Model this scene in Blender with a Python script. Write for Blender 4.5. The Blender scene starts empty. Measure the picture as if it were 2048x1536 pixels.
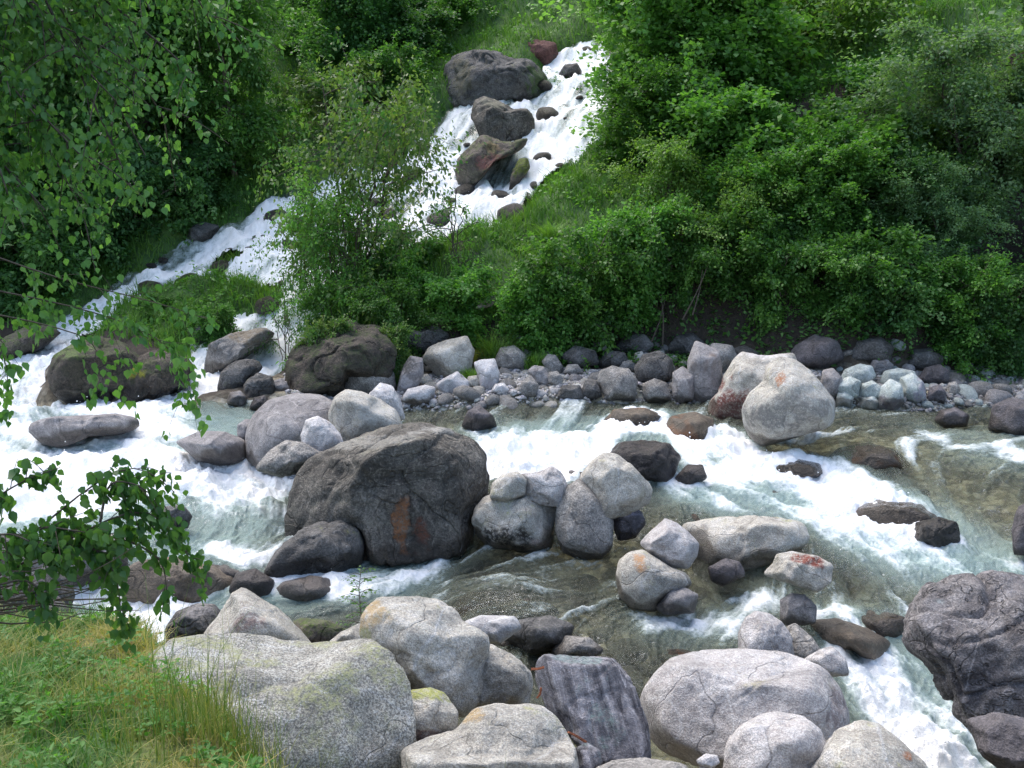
import bpy, bmesh, math, random
import numpy as np
from mathutils import Vector, Matrix

# ------------------------------------------------------------------ camera, sky, sun, exposure
sc = bpy.context.scene
CH = 4.0
PITCH = math.radians(12.0)
FPX = 1926.0
cam_d = bpy.data.cameras.new('camera')
cam = bpy.data.objects.new('camera', cam_d)
sc.collection.objects.link(cam)
cam.location = (0, 0, CH)
cam.rotation_euler = (math.radians(90) - PITCH, 0, 0)
cam_d.sensor_width = 36.0
cam_d.lens = 36.0 * FPX / 2048.0
cam_d.clip_end = 500
cam_d.clip_start = 0.05
sc.camera = cam

SUN_EL, SUN_AZ = math.radians(58), math.radians(-38)   # azimuth from +Y towards +X
world = bpy.data.worlds.new('World')
sc.world = world
world.use_nodes = True
wn = world.node_tree
wn.nodes.clear()
sky = wn.nodes.new('ShaderNodeTexSky')
sky.sky_type = 'NISHITA'
sky.sun_disc = False
sky.sun_elevation = SUN_EL
sky.sun_rotation = SUN_AZ
sky.air_density = 1.0
sky.dust_density = 2.5
sky.ozone_density = 0.6
bg = wn.nodes.new('ShaderNodeBackground')
bg.inputs['Strength'].default_value = 0.15
wo = wn.nodes.new('ShaderNodeOutputWorld')
wn.links.new(sky.outputs[0], bg.inputs[0])
wn.links.new(bg.outputs[0], wo.inputs[0])

sun_d = bpy.data.lights.new('sun', 'SUN')
sun_d.energy = 1.45
sun_d.angle = math.radians(75)
sun_d.color = (1.0, 0.95, 0.86)
sun = bpy.data.objects.new('sun', sun_d)
sc.collection.objects.link(sun)
sv = Vector((math.sin(SUN_AZ) * math.cos(SUN_EL), math.cos(SUN_AZ) * math.cos(SUN_EL), math.sin(SUN_EL)))
sun.rotation_euler = sv.to_track_quat('Z', 'Y').to_euler()

sc.view_settings.view_transform = 'Standard'
sc.view_settings.look = 'None'
sc.view_settings.exposure = 1.3
sc.view_settings.gamma = 1.0
sc.render.engine = 'CYCLES'
sc.cycles.max_bounces = 6
sc.cycles.diffuse_bounces = 3
sc.cycles.glossy_bounces = 2
sc.cycles.transparent_max_bounces = 8
sc.cycles.transmission_bounces = 3
sc.cycles.sample_clamp_indirect = 3.0
sc.cycles.sample_clamp_direct = 5.0
sc.cycles.caustics_reflective = False
sc.cycles.caustics_refractive = False
sc.cycles.use_denoising = True
sc.cycles.denoising_input_passes = 'RGB_ALBEDO_NORMAL'
sc.cycles.denoising_prefilter = 'NONE'

# ------------------------------------------------------------------ pixel -> place helpers
CP, SP = math.cos(PITCH), math.sin(PITCH)
def ray(px, py):
    a = (np.asarray(px, float) - 1024) / FPX
    b = -(np.asarray(py, float) - 768) / FPX
    return np.stack([a, CP + b * SP, -SP + b * CP], -1)
def at_z(px, py, z):
    d = ray(px, py)
    t = (z - CH) / d[..., 2]
    return d * np.asarray(t)[..., None] + np.array([0, 0, CH])
def at_Y(px, py, Y):
    d = ray(px, py)
    t = Y / d[..., 1]
    return d * np.asarray(t)[..., None] + np.array([0, 0, CH])
def sstep(a, b, x):
    t = np.clip((x - a) / (b - a), 0, 1)
    return t * t * (3 - 2 * t)

# ------------------------------------------------------------------ numpy noise
_G = np.array([[1,1,0],[-1,1,0],[1,-1,0],[-1,-1,0],[1,0,1],[-1,0,1],[1,0,-1],[-1,0,-1],
               [0,1,1],[0,-1,1],[0,1,-1],[0,-1,-1],[1,1,0],[-1,1,0],[0,-1,1],[0,-1,-1]], np.float32)
_P = np.random.RandomState(7).permutation(256)
_P = np.concatenate([_P, _P, _P])
def pn(x, y, z, seed=0):
    x = np.asarray(x, np.float32) + seed * 17.31; y = np.asarray(y, np.float32) + seed * 5.77
    z = np.asarray(z, np.float32) + seed * 9.13 + 0 * x
    xi = np.floor(x).astype(np.int32); yi = np.floor(y).astype(np.int32); zi = np.floor(z).astype(np.int32)
    xf = x - xi; yf = y - yi; zf = z - zi
    xi &= 255; yi &= 255; zi &= 255
    u = xf*xf*xf*(xf*(xf*6-15)+10); v = yf*yf*yf*(yf*(yf*6-15)+10); w = zf*zf*zf*(zf*(zf*6-15)+10)
    def g(dx, dy, dz):
        h = _P[_P[_P[xi+dx]+yi+dy]+zi+dz] & 15
        gr = _G[h]
        return gr[..., 0]*(xf-dx) + gr[..., 1]*(yf-dy) + gr[..., 2]*(zf-dz)
    def l(a, b, t): return a + t*(b-a)
    return l(l(l(g(0,0,0), g(1,0,0), u), l(g(0,1,0), g(1,1,0), u), v),
             l(l(g(0,0,1), g(1,0,1), u), l(g(0,1,1), g(1,1,1), u), v), w)
def fbm(x, y, z, o=4, seed=0, gain=.5):
    s = 0; a = 1; f = 1
    for i in range(o):
        s = s + a * pn(x*f, y*f, z*f, seed + i*3); a *= gain; f *= 2.03
    return s

# ------------------------------------------------------------------ the lie of the land (plan coordinates)
def rbf(ctrl, X, Y, soft=0.5, p=1.6):
    num = 0; den = 0
    for (cx, cy, val) in ctrl:
        w = 1.0 / ((X-cx)**2 + (Y-cy)**2 + soft**2)**p
        num = num + w*val; den = den + w
    return num/den

water_lv = [(40,725,.45),(-300,780,.5),(300,800,.36),(480,800,.34),(200,900,.2),(400,940,.1),(560,980,-.05),(100,1000,-.05),(450,1060,-.15),
  (450,1125,-.33),(250,1180,-.5),(280,1250,-.65),(650,1190,-.42),(860,1150,-.38),(1000,1210,-.42),(1200,1160,-.36),(1300,1230,-.48),
  (1420,1270,-.55),(950,850,.36),(1080,880,.30),(1080,940,.03),(1000,820,.38),(1250,845,.36),(1500,850,.36),(1400,900,.2),(1350,980,-.02),
  (1600,1000,-.05),(1900,1090,-.28),(1900,900,.28),(2048,960,.2),(2300,950,.2),(1750,850,.36),(1600,1235,-.48),(1750,1290,-.72),
  (1850,1400,-.95),(1980,1500,-1.15),(2100,1540,-1.2),(1180,1330,-.52),(2100,1150,-.4),(1850,950,.1),(1700,900,.25)]
W_CTRL = []
for a, b, z in water_lv:
    p = at_z(a, b, z); W_CTRL.append((p[0], p[1], z))
W_CTRL += [(-8, 30, .5), (8, 30, .45), (0, 40, .5), (-20, 30, .5), (20, 20, .4), (-1, 4, -.6), (-6, 6, -.7), (8, 3, -1.3)]

def hill(X, Y):
    P = .45*(Y-21.5) + .22*(X+12)
    P = np.where(P > 0, P, 0) + .12*np.log1p(np.exp(-np.abs(P)/.12))
    P = P + .35*np.clip(Y-31, 0, None)*sstep(30, 36, Y)
    Yb = 18.3 + .5*np.sin(X*.7) - .04*X
    front = .06*np.clip(Y-15.3, 0, None) + 1.25*np.clip(Y-Yb, 0, None)
    k = sstep(-5.2, -3.4, X)
    big = front + (1-k)*12
    m = np.minimum(P, big)
    return m + .1*np.exp(-np.abs(P-big)/.3)*-1

GX0, GX1, GY0, GY1, GS = -19.0, 19.0, 3.0, 38.0, 0.028
gx = np.arange(GX0, GX1, GS); gy = np.arange(GY0, GY1, GS)
NX, NY = len(gx), len(gy)
def bil(A, X, Y, x0=GX0, y0=GY0, s=GS):
    fx = np.clip((X-x0)/s, 0, A.shape[1]-1.001); fy = np.clip((Y-y0)/s, 0, A.shape[0]-1.001)
    ix = fx.astype(np.int32); iy = fy.astype(np.int32); u = fx-ix; v = fy-iy
    return (A[iy, ix]*(1-u)+A[iy, ix+1]*u)*(1-v) + (A[iy+1, ix]*(1-u)+A[iy+1, ix+1]*u)*v
CS = 0.2
cx_ = np.arange(-70, 71, CS); cy_ = np.arange(-6, 95, CS)
CX, CY = np.meshgrid(cx_, cy_)
Bc = rbf(W_CTRL, CX, CY, .9) + hill(CX, CY)
def Bf(X, Y): return bil(Bc, X, Y, -70, -6, CS)

_T = 3.0*np.exp(np.linspace(0, math.log(26), 1300))
def hit(px, py, fn=None):
    fn = fn or Bf
    d = ray(px, py); shp = d.shape[:-1]
    d = d.reshape(-1, 3)
    X = d[:, :1]*_T; Y = d[:, 1:2]*_T; Z = d[:, 2:]*_T + CH
    under = Z < fn(X, Y)
    k = np.where(under.any(1), under.argmax(1), len(_T)-1)
    p = d*_T[k][:, None] + np.array([0, 0, CH])
    return p.reshape(shp+(3,))

def poly_world(pts):
    a = np.array(pts, float)
    return hit(a[:, 0], a[:, 1])[:, :2]
def raster(poly, into, val):
    x0, y0 = poly.min(0); x1, y1 = poly.max(0)
    i0 = max(0, int((x0-GX0)/GS)); i1 = min(NX, int((x1-GX0)/GS)+2)
    j0 = max(0, int((y0-GY0)/GS)); j1 = min(NY, int((y1-GY0)/GS)+2)
    if i1 <= i0 or j1 <= j0: return
    X, Y = np.meshgrid(gx[i0:i1], gy[j0:j1])
    ins = np.zeros(X.shape, bool)
    n = len(poly)
    for k in range(n):
        xa, ya = poly[k]; xb, yb = poly[(k+1) % n]
        if ya == yb: continue
        c = ((ya > Y) != (yb > Y)) & (X < (xb-xa)*(Y-ya)/(yb-ya)+xa)
        ins ^= c
    sub = into[j0:j1, i0:i1]
    sub[ins] = np.maximum(sub[ins], val) if val >= 0 else 0
def blur(A, r):
    for _ in range(2):
        for ax in (0, 1):
            k = 2*r+1
            pad = [(0, 0), (0, 0)]; pad[ax] = (r+1, r)
            c = np.cumsum(np.pad(A, pad, mode='edge'), axis=ax, dtype=np.float64)
            A = ((c[k:] - c[:-k]) if ax == 0 else (c[:, k:] - c[:, :-k]))/k
    return A.astype(np.float32)

casc = [(-60,740),(0,700),(140,630),(230,575),(340,512),(480,452),(560,392),(690,360),(810,318),(880,250),(935,212),(1040,205),(1085,196),(1100,130),
        (1150,108),(1215,100),(1230,300),(1150,335),(1070,380),(1012,470),(850,500),(700,560),(650,610),(620,650),(580,720),(500,775),(300,830),(-60,830)]
island = [(70,800),(85,735),(150,682),(225,640),(300,600),(380,575),(490,566),(570,575),(585,610),(470,640),(420,655),(385,690),(380,770),(300,800)]
island2 = [(405,548),(430,525),(475,512),(505,520),(480,545)]
M = np.zeros((NY, NX), np.float32)
raster(poly_world(casc), M, 1.0)
# the river itself, in plan
far = hit(np.array([-700,-300,-60,0,300,540,620,800,950,1100,1300,1450,1670,1850,1960,2048,2300,2700.]),
          np.array([760,750,730,712,812,812,822,826,818,812,806,806,820,826,818,830,840,850.]))[:, :2]
near = np.array([(19, 4.2), (4, 4.6), (2.6, 5.2), (1.6, 5.7), (.3, 6.1), (-.8, 6.3), (-1.6, 6.5), (-3, 6.7), (-6, 7.5), (-19, 8.5)])
raster(np.concatenate([far, near]), M, 1.0)
raster(poly_world(island), M, -1)
raster(poly_world(island2), M, -1)
Mw = blur(M, 22)
M = blur(M, 4)

foams = [
 (casc, .93),
 ([(-80,700),(140,650),(165,685),(95,745),(0,775),(-80,780)], 1.15),
 ([(60,800),(300,772),(400,745),(470,705),(560,690),(545,725),(450,785),(300,815),(60,812)], .85),
 ([(-80,785),(350,800),(420,850),(330,905),(-80,925)], .66),
 ([(-80,870),(60,885),(330,870),(400,920),(-80,935)], .75),
 ([(-80,930),(230,912),(450,915),(610,935),(590,985),(430,1000),(350,985),(120,1040),(-80,1045)], 1.2),
 ([(340,990),(590,980),(580,1030),(380,1050)], .6),
 ([(400,1110),(455,1090),(515,1115),(500,1140),(420,1130)], 1.0),
 ([(120,1158),(300,1165),(400,1195),(345,1240),(335,1295),(235,1295),(240,1240),(140,1215)], .95),
 ([(340,1175),(470,1165),(600,1185),(700,1212),(720,1195),(880,1172),(905,1105),(850,1100),(835,1135),(700,1160),(560,1165)], .72),
 ([(600,1190),(700,1205),(870,1180),(760,1190)], 1.0),
 ([(950,872),(1180,884),(1190,850),(1235,828),(1300,824),(1335,845),(1330,866),(1240,868),(1215,900),(1160,940),(1130,965),(965,960),(955,900)], 1.35),
 ([(930,852),(1180,868),(1190,884),(940,880)], .6),
 ([(1335,862),(1400,845),(1470,853),(1525,890),(1500,918),(1380,905)], 1.15),
 ([(1500,912),(1640,915),(1760,960),(1845,1022),(1935,1082),(1985,1108),(1890,1100),(1800,1062),(1730,1052),(1640,1005),(1500,960),(1420,930)], .9),
 ([(1640,925),(1760,965),(1840,1025),(1800,1040),(1700,985)], 1.2),
 ([(1320,985),(1450,930),(1700,1040),(2000,1100),(2080,1130),(2080,1165),(1800,1160),(1700,1130),(1620,1050),(1400,1010)], .47),
 ([(1280,962),(1330,948),(1385,950),(1335,972)], 1.0),
 ([(1360,900),(1420,900),(1400,945),(1350,945)], .7),
 ([(1530,882),(1600,868),(1670,850),(1690,862),(1610,888)], .9),
 ([(1255,1245),(1380,1215),(1440,1190),(1560,1190),(1545,1215),(1490,1235),(1475,1290),(1430,1290),(1420,1262),(1300,1272)], .66),
 ([(1640,1255),(1745,1250),(1835,1330),(1925,1420),(2000,1480),(2060,1500),(2120,1570),(1900,1620),(1760,1460),(1705,1400),(1690,1320)], .78),
 ([(1690,1340),(1790,1350),(1870,1450),(1960,1530),(1960,1600),(1880,1570),(1760,1450)], 1.25),
 ([(1820,850),(1880,865),(1950,905),(1880,895),(1830,870)], .55),
 ([(1975,880),(2080,905),(2080,940),(2000,920)], .5),
 ([(1500,1130),(1720,1170),(1900,1190),(1740,1200),(1600,1180)], .3),
 ([(1560,1225),(1700,1225),(1720,1260),(1600,1250)], .45)]
F = np.zeros((NY, NX), np.float32)
for pl, v in foams: raster(poly_world(pl), F, v)
turb = [([(1290,985),(1500,925),(1700,930),(1950,1050),(2150,1130),(2150,1185),(1800,1180),(1660,1100),(1600,1045),(1400,1030)], .95),
 ([(-80,780),(520,820),(600,940),(575,1080),(480,1110),(400,1140),(-80,1120)], .9),
 ([(100,1150),(900,1100),(880,1190),(480,1250),(330,1300),(100,1260)], .8),
 ([(1240,1215),(1560,1170),(1560,1240),(1480,1300),(1280,1290)], .55),
 ([(1600,1210),(1780,1230),(1960,1380),(2100,1480),(2100,1620),(1850,1620),(1680,1420)], .9),
 ([(900,850),(1350,820),(1550,880),(1400,960),(960,960)], .8),
 ([(1800,840),(2100,870),(2100,960),(1900,920)], .45), (casc, .5)]
T = np.zeros((NY, NX), np.float32)
for pl, v in turb: raster(poly_world(pl), T, v)
F = blur(F, 5); T = blur(T, 9)*.9 + .1

# flow arrows, pixel pairs laid on the water
arrows = [((60,710),(0,740)),((400,540),(250,600)),((860,350),(700,450)),((1140,160),(1080,210)),((930,240),(820,330)),((1050,300),(960,420)),((760,470),(640,560)),
 ((600,640),(500,760)),((300,790),(150,860)),((60,830),(260,850)),((300,830),(480,870)),((100,950),(300,960)),((300,950),(560,980)),((450,1000),(450,1060)),
 ((470,1080),(400,1130)),((400,1180),(280,1240)),((860,1110),(820,1180)),((800,1170),(600,1200)),((600,1200),(440,1190)),((1800,840),(1650,850)),
 ((1650,840),(1500,870)),((1100,860),(1060,940)),((1300,840),(1180,920)),((1400,850),(1480,920)),((1500,920),(1640,970)),((1640,940),(1830,1030)),
 ((1830,1030),(2000,1110)),((1400,990),(1600,1030)),((1600,1060),(1800,1150)),((2040,900),(1900,920)),((1950,980),(1880,1040)),((1300,1000),(1200,1130)),
 ((1200,1130),(1000,1150)),((1100,1230),(900,1190)),((1300,1180),(1150,1230)),((1500,1200),(1350,1250)),((1700,1180),(1600,1220)),((1650,1230),(1740,1290)),
 ((1740,1290),(1850,1400)),((1850,1400),(1980,1500)),((1150,1300),(1250,1330))]
A0 = hit(np.array([a[0][0] for a in arrows], float), np.array([a[0][1] for a in arrows], float))[:, :2]
A1 = hit(np.array([a[1][0] for a in arrows], float), np.array([a[1][1] for a in arrows], float))[:, :2]
ad = (A1-A0)/np.linalg.norm(A1-A0, axis=1)[:, None]; am = (A0+A1)/2
fs = .15
fxs = np.arange(GX0, GX1+fs, fs); fys = np.arange(GY0, GY1+fs, fs)
FX, FY = np.meshgrid(fxs, fys)
U = rbf([(am[i, 0], am[i, 1], ad[i, 0]) for i in range(len(am))], FX, FY, .8, 1.5)
V = rbf([(am[i, 0], am[i, 1], ad[i, 1]) for i in range(len(am))], FX, FY, .8, 1.5)
U = U + .18*pn(FX*.8, FY*.8, 0, 3); V = V + .18*pn(FX*.8, FY*.8, 0, 4)
nn = np.sqrt(U*U+V*V)+1e-6; U /= nn; V /= nn
GXX, GYY = np.meshgrid(gx, gy)
Ug = bil(U, GXX, GYY, GX0, GY0, fs).astype(np.float32); Vg = bil(V, GXX, GYY, GX0, GY0, fs).astype(np.float32)
jj, ii = np.nonzero(M > .02)
def lic(noise, L, step):
    acc = noise[jj, ii].astype(np.float32).copy(); cnt = 1
    for sgn in (1, -1):
        x = ii.astype(np.float32); y = jj.astype(np.float32)
        xi, yi = ii, jj
        for k in range(L):
            x = x + sgn*step*Ug[yi, xi]; y = y + sgn*step*Vg[yi, xi]
            xi = np.clip(x, 0, NX-1).astype(np.int32); yi = np.clip(y, 0, NY-1).astype(np.int32)
            acc += noise[yi, xi]; cnt += 1
    acc /= cnt
    acc = (acc-acc.mean())/(acc.std()+1e-6)
    out = np.zeros((NY, NX), np.float32); out[jj, ii] = acc
    return out
rs = np.random.RandomState(3)
n1 = rs.rand(NY, NX).astype(np.float32)
n2 = blur(rs.rand(NY, NX).astype(np.float32), 2); n3 = blur(rs.rand(NY, NX).astype(np.float32), 6)
L1 = lic(n1, 9, 1.0); L2 = lic(n2, 14, 1.6); L3 = lic(n3, 16, 3.0)
del n1, n2, n3

def near_land(X, Y):
    """the near bank: a grassy shelf that steps down towards a stony edge"""
    xe = -1.0-.62*(Y-4.0); k = sstep(xe-.3, xe+.3, X)
    a = .93 + .22*(6.2-Y) + .05*np.sin(X*1.7)
    b = -.45 + .42*(6.4-Y)
    return a*(1-k) + b*k

# ------------------------------------------------------------------ scene helpers
COL = sc.collection
def tag(o, label=None, cat=None, group=None, kind=None):
    if label: o['label'] = label
    if cat: o['category'] = cat
    if group: o['group'] = group
    if kind: o['kind'] = kind
    return o
def empty(name, loc, rz=0):
    o = bpy.data.objects.new(name, None); COL.objects.link(o)
    o.location = loc; o.rotation_euler = (0, 0, rz); o.empty_display_size = .2
    return o
def mesh_obj(name, verts, faces, mat, parent=None, smooth=True, loc=None, attrs=None, fsize=None):
    me = bpy.data.meshes.new(name)
    verts = np.asarray(verts, np.float32)
    if isinstance(faces, np.ndarray):
        k = faces.shape[1]; nf = len(faces)
        me.vertices.add(len(verts)); me.vertices.foreach_set('co', verts.ravel())
        me.loops.add(nf*k); me.loops.foreach_set('vertex_index', faces.astype(np.int32).ravel())
        me.polygons.add(nf)
        me.polygons.foreach_set('loop_start', np.arange(0, nf*k, k, dtype=np.int32))
        me.polygons.foreach_set('loop_total', np.full(nf, k, np.int32))
    else:
        me.from_pydata([tuple(v) for v in verts.tolist()], [], faces)
    me.update()
    if smooth: me.polygons.foreach_set('use_smooth', np.ones(len(me.polygons), bool))
    for an, (typ, arr) in (attrs or {}).items():
        a = me.attributes.new(an, typ, 'POINT')
        if typ == 'FLOAT': a.data.foreach_set('value', np.asarray(arr, np.float32).ravel())
        else: a.data.foreach_set('color', np.asarray(arr, np.float32).ravel())
    if mat: me.materials.append(mat)
    o = bpy.data.objects.new(name, me); COL.objects.link(o)
    if parent: o.parent = parent
    if loc is not None: o.location = loc
    return o

# ------------------------------------------------------------------ materials
class NT:
    def __init__(s, name):
        s.m = bpy.data.materials.new(name); s.m.use_nodes = True
        s.t = s.m.node_tree; s.t.nodes.clear()
        s.out = s.t.nodes.new('ShaderNodeOutputMaterial')
    def n(s, typ, **kw):
        nd = s.t.nodes.new(typ)
        for k, v in kw.items():
            if k.startswith('i_'):
                key = k[2:]
                key = int(key) if key.isdigit() else key.replace('_', ' ')
                nd.inputs[key].default_value = v
            else: setattr(nd, k, v)
        return nd
    def l(s, a, b): s.t.links.new(a, b)
    def noise(s, vec, scale, detail=4, rough=.55, dist=0):
        nd = s.n('ShaderNodeTexNoise', i_Scale=scale, i_Detail=detail, i_Roughness=rough, i_Distortion=dist)
        if vec is not None: s.l(vec, nd.inputs['Vector'])
        return nd.outputs['Fac']
    def ramp(s, fac, stops, interp='LINEAR'):
        nd = s.n('ShaderNodeValToRGB'); cr = nd.color_ramp; cr.interpolation = interp
        while len(cr.elements) < len(stops): cr.elements.new(.5)
        for e, (p, c) in zip(cr.elements, stops):
            e.position = p
            e.color = (c, c, c, 1) if isinstance(c, (int, float)) else (*c, 1)
        s.l(fac, nd.inputs[0]); return nd.outputs['Color']
    def mix(s, fac, a, b, mode='MIX'):
        nd = s.n('ShaderNodeMix', data_type='RGBA', blend_type=mode)
        for sock, v in ((nd.inputs[0], fac), (nd.inputs[6], a), (nd.inputs[7], b)):
            if isinstance(v, (int, float)): sock.default_value = v if sock == nd.inputs[0] else (v, v, v, 1)
            elif isinstance(v, tuple): sock.default_value = (*v, 1)
            else: s.l(v, sock)
        return nd.outputs[2]
    def math(s, op, a, b=None, c=None, clamp=False):
        nd = s.n('ShaderNodeMath', operation=op, use_clamp=clamp)
        for i, v in enumerate((a, b, c)):
            if v is None: continue
            if isinstance(v, (int, float)): nd.inputs[i].default_value = v
            else: s.l(v, nd.inputs[i])
        return nd.outputs[0]
    def attr(s, name, out='Fac'):
        return s.n('ShaderNodeAttribute', attribute_name=name).outputs[out]
    def bump(s, h, strength, dist, normal=None):
        nd = s.n('ShaderNodeBump', i_Strength=strength, i_Distance=dist)
        s.l(h, nd.inputs['Height'])
        if normal: s.l(normal, nd.inputs['Normal'])
        return nd.outputs[0]

def rock_mat(name, pale, dark, speck=(.05, .05, .05), speckle=.5, sp_scale=70, lichen=None, lichen_amt=0, stain=None, stain_amt=0,
             wetdark=.38, streak=False, crack=0, bump=.6, patch_scale=2.2, dry_rough=.85):
    t = NT(name)
    tc = t.n('ShaderNodeTexCoord').outputs['Object']
    oi = t.n('ShaderNodeObjectInfo').outputs['Random']
    add = t.n('ShaderNodeVectorMath', operation='ADD'); t.l(tc, add.inputs[0])
    sc_ = t.math('MULTIPLY', oi, 37.0); cmb = t.n('ShaderNodeCombineXYZ'); t.l(sc_, cmb.inputs[0]); t.l(sc_, cmb.inputs[1]); t.l(sc_, cmb.inputs[2])
    t.l(cmb.outputs[0], add.inputs[1]); v = add.outputs[0]
    vs = v
    if streak:
        m0 = t.n('ShaderNodeMapping'); t.l(v, m0.inputs[0]); m0.inputs['Rotation'].default_value = (.52, .25, 0)
        mp = t.n('ShaderNodeMapping'); t.l(m0.outputs[0], mp.inputs[0])
        mp.inputs['Scale'].default_value = (7, 7, .3); vs = mp.outputs[0]
    big = t.noise(vs, patch_scale, 6, .62, .6)
    col = t.ramp(big, [(.34, dark), (.5, tuple((a+b)/2 for a, b in zip(pale, dark))), (.64, pale)])
    mid = t.noise(vs, 9 if not streak else 2.5, 5, .7)
    col = t.mix(.7, col, t.ramp(mid, [(.3, .3), (.7, .74)]), 'OVERLAY')
    lg = t.noise(v, 28, 4, .7)
    col = t.mix(.5, col, t.ramp(lg, [(.35, .3), (.65, .7)]), 'OVERLAY')
    stn = t.noise(v, 1.1, 5, .7, 1.2)
    col = t.mix(t.ramp(stn, [(.52, 0.0), (.66, .55)]), col, tuple(c*.62 for c in dark))
    vn = t.ramp(t.math('ABSOLUTE', t.math('SUBTRACT', t.noise(vs, .9, 2, .5, .5), .47)), [(0.0, .6), (.007, 0.0)])
    col = t.mix(vn, col, tuple(min(.75, c*1.5) for c in pale))
    hl_ = t.ramp(t.math('ABSOLUTE', t.math('SUBTRACT', t.noise(v, 1.1, 3, .5, .35), .5)), [(0.0, .5), (.006, 0.0)])
    col = t.mix(hl_, col, tuple(c*.25 for c in dark))
    fine = t.noise(v, sp_scale, 3, .75)
    col = t.mix(t.math('MULTIPLY', t.ramp(fine, [(.45, 1.0), (.56, 0.0)]), speckle), col, speck)
    fine2 = t.noise(v, sp_scale*.62, 3, .7)
    col = t.mix(t.math('MULTIPLY', t.ramp(fine2, [(.56, 0.0), (.66, 1.0)]), speckle*.7), col, tuple(min(.8, c*1.45) for c in pale))
    h = t.math('ADD', t.math('ADD', t.math('MULTIPLY', mid, .6), t.math('MULTIPLY', lg, .35)), t.math('MULTIPLY', fine, .4))
    if crack:
        cn = t.noise(vs, crack*.9, 4, .6, .4)
        ck = t.ramp(t.math('ABSOLUTE', t.math('SUBTRACT', cn, .5)), [(0.0, 1.0), (.012, 0.0)])
        col = t.mix(t.math('MULTIPLY', ck, .3), col, tuple(c*.3 for c in dark))
        h = t.math('SUBTRACT', h, t.math('MULTIPLY', ck, .5))
    nz = t.n('ShaderNodeSeparateXYZ'); geo = t.n('ShaderNodeNewGeometry'); t.l(geo.outputs['Normal'], nz.inputs[0])
    if lichen:
        lm = t.noise(v, 3.1, 6, .7)
        lmask = t.ramp(lm, [(.62-lichen_amt*.3, 0.0), (.7-lichen_amt*.3, 1.0)])
        up = t.ramp(nz.outputs[2], [(.0, .25), (.8, 1.0)])
        lmask = t.math('MULTIPLY', lmask, up)
        lmask = t.math('MULTIPLY', lmask, t.ramp(t.noise(v, 38, 3, .7), [(.42, .15), (.58, .9)]))
        col = t.mix(lmask, col, lichen)
    if stain:
        sm = t.ramp(t.noise(v, 1.7, 3, .5), [(.66-stain_amt*.3, 0.0), (.74-stain_amt*.3, .85)])
        col = t.mix(sm, col, stain)
    # painted-on marks of the individual stone (moss cap, rust stain, painted hollow shade and sheen) carried by its own vertices
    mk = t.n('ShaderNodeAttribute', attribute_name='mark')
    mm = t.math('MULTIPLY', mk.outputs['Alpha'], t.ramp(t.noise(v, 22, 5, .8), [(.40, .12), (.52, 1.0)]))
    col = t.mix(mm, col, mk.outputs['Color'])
    wet = t.math('MULTIPLY', t.attr('wet'), 1.0)
    wetn = t.ramp(t.math('ADD', wet, t.math('MULTIPLY', t.math('SUBTRACT', mid, .5), .5)), [(.35, 0.0), (.62, 1.0)])
    wcol = t.mix(1.0, col, (wetdark, wetdark*.93, wetdark*.86), 'MULTIPLY')
    col = t.mix(wetn, col, wcol)
    b = t.n('ShaderNodeBsdfPrincipled')
    t.l(col, b.inputs['Base Color'])
    rr = t.math('SUBTRACT', dry_rough, t.math('MULTIPLY', wetn, .52)); t.l(rr, b.inputs['Roughness'])
    b.inputs['Specular IOR Level'].default_value = .4
    h = t.math('SUBTRACT', h, t.math('MULTIPLY', hl_, .5))
    t.l(t.bump(h, min(1, bump*1.4), .05), b.inputs['Normal'])
    t.l(b.outputs[0], t.out.inputs[0])
    return t.m

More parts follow.
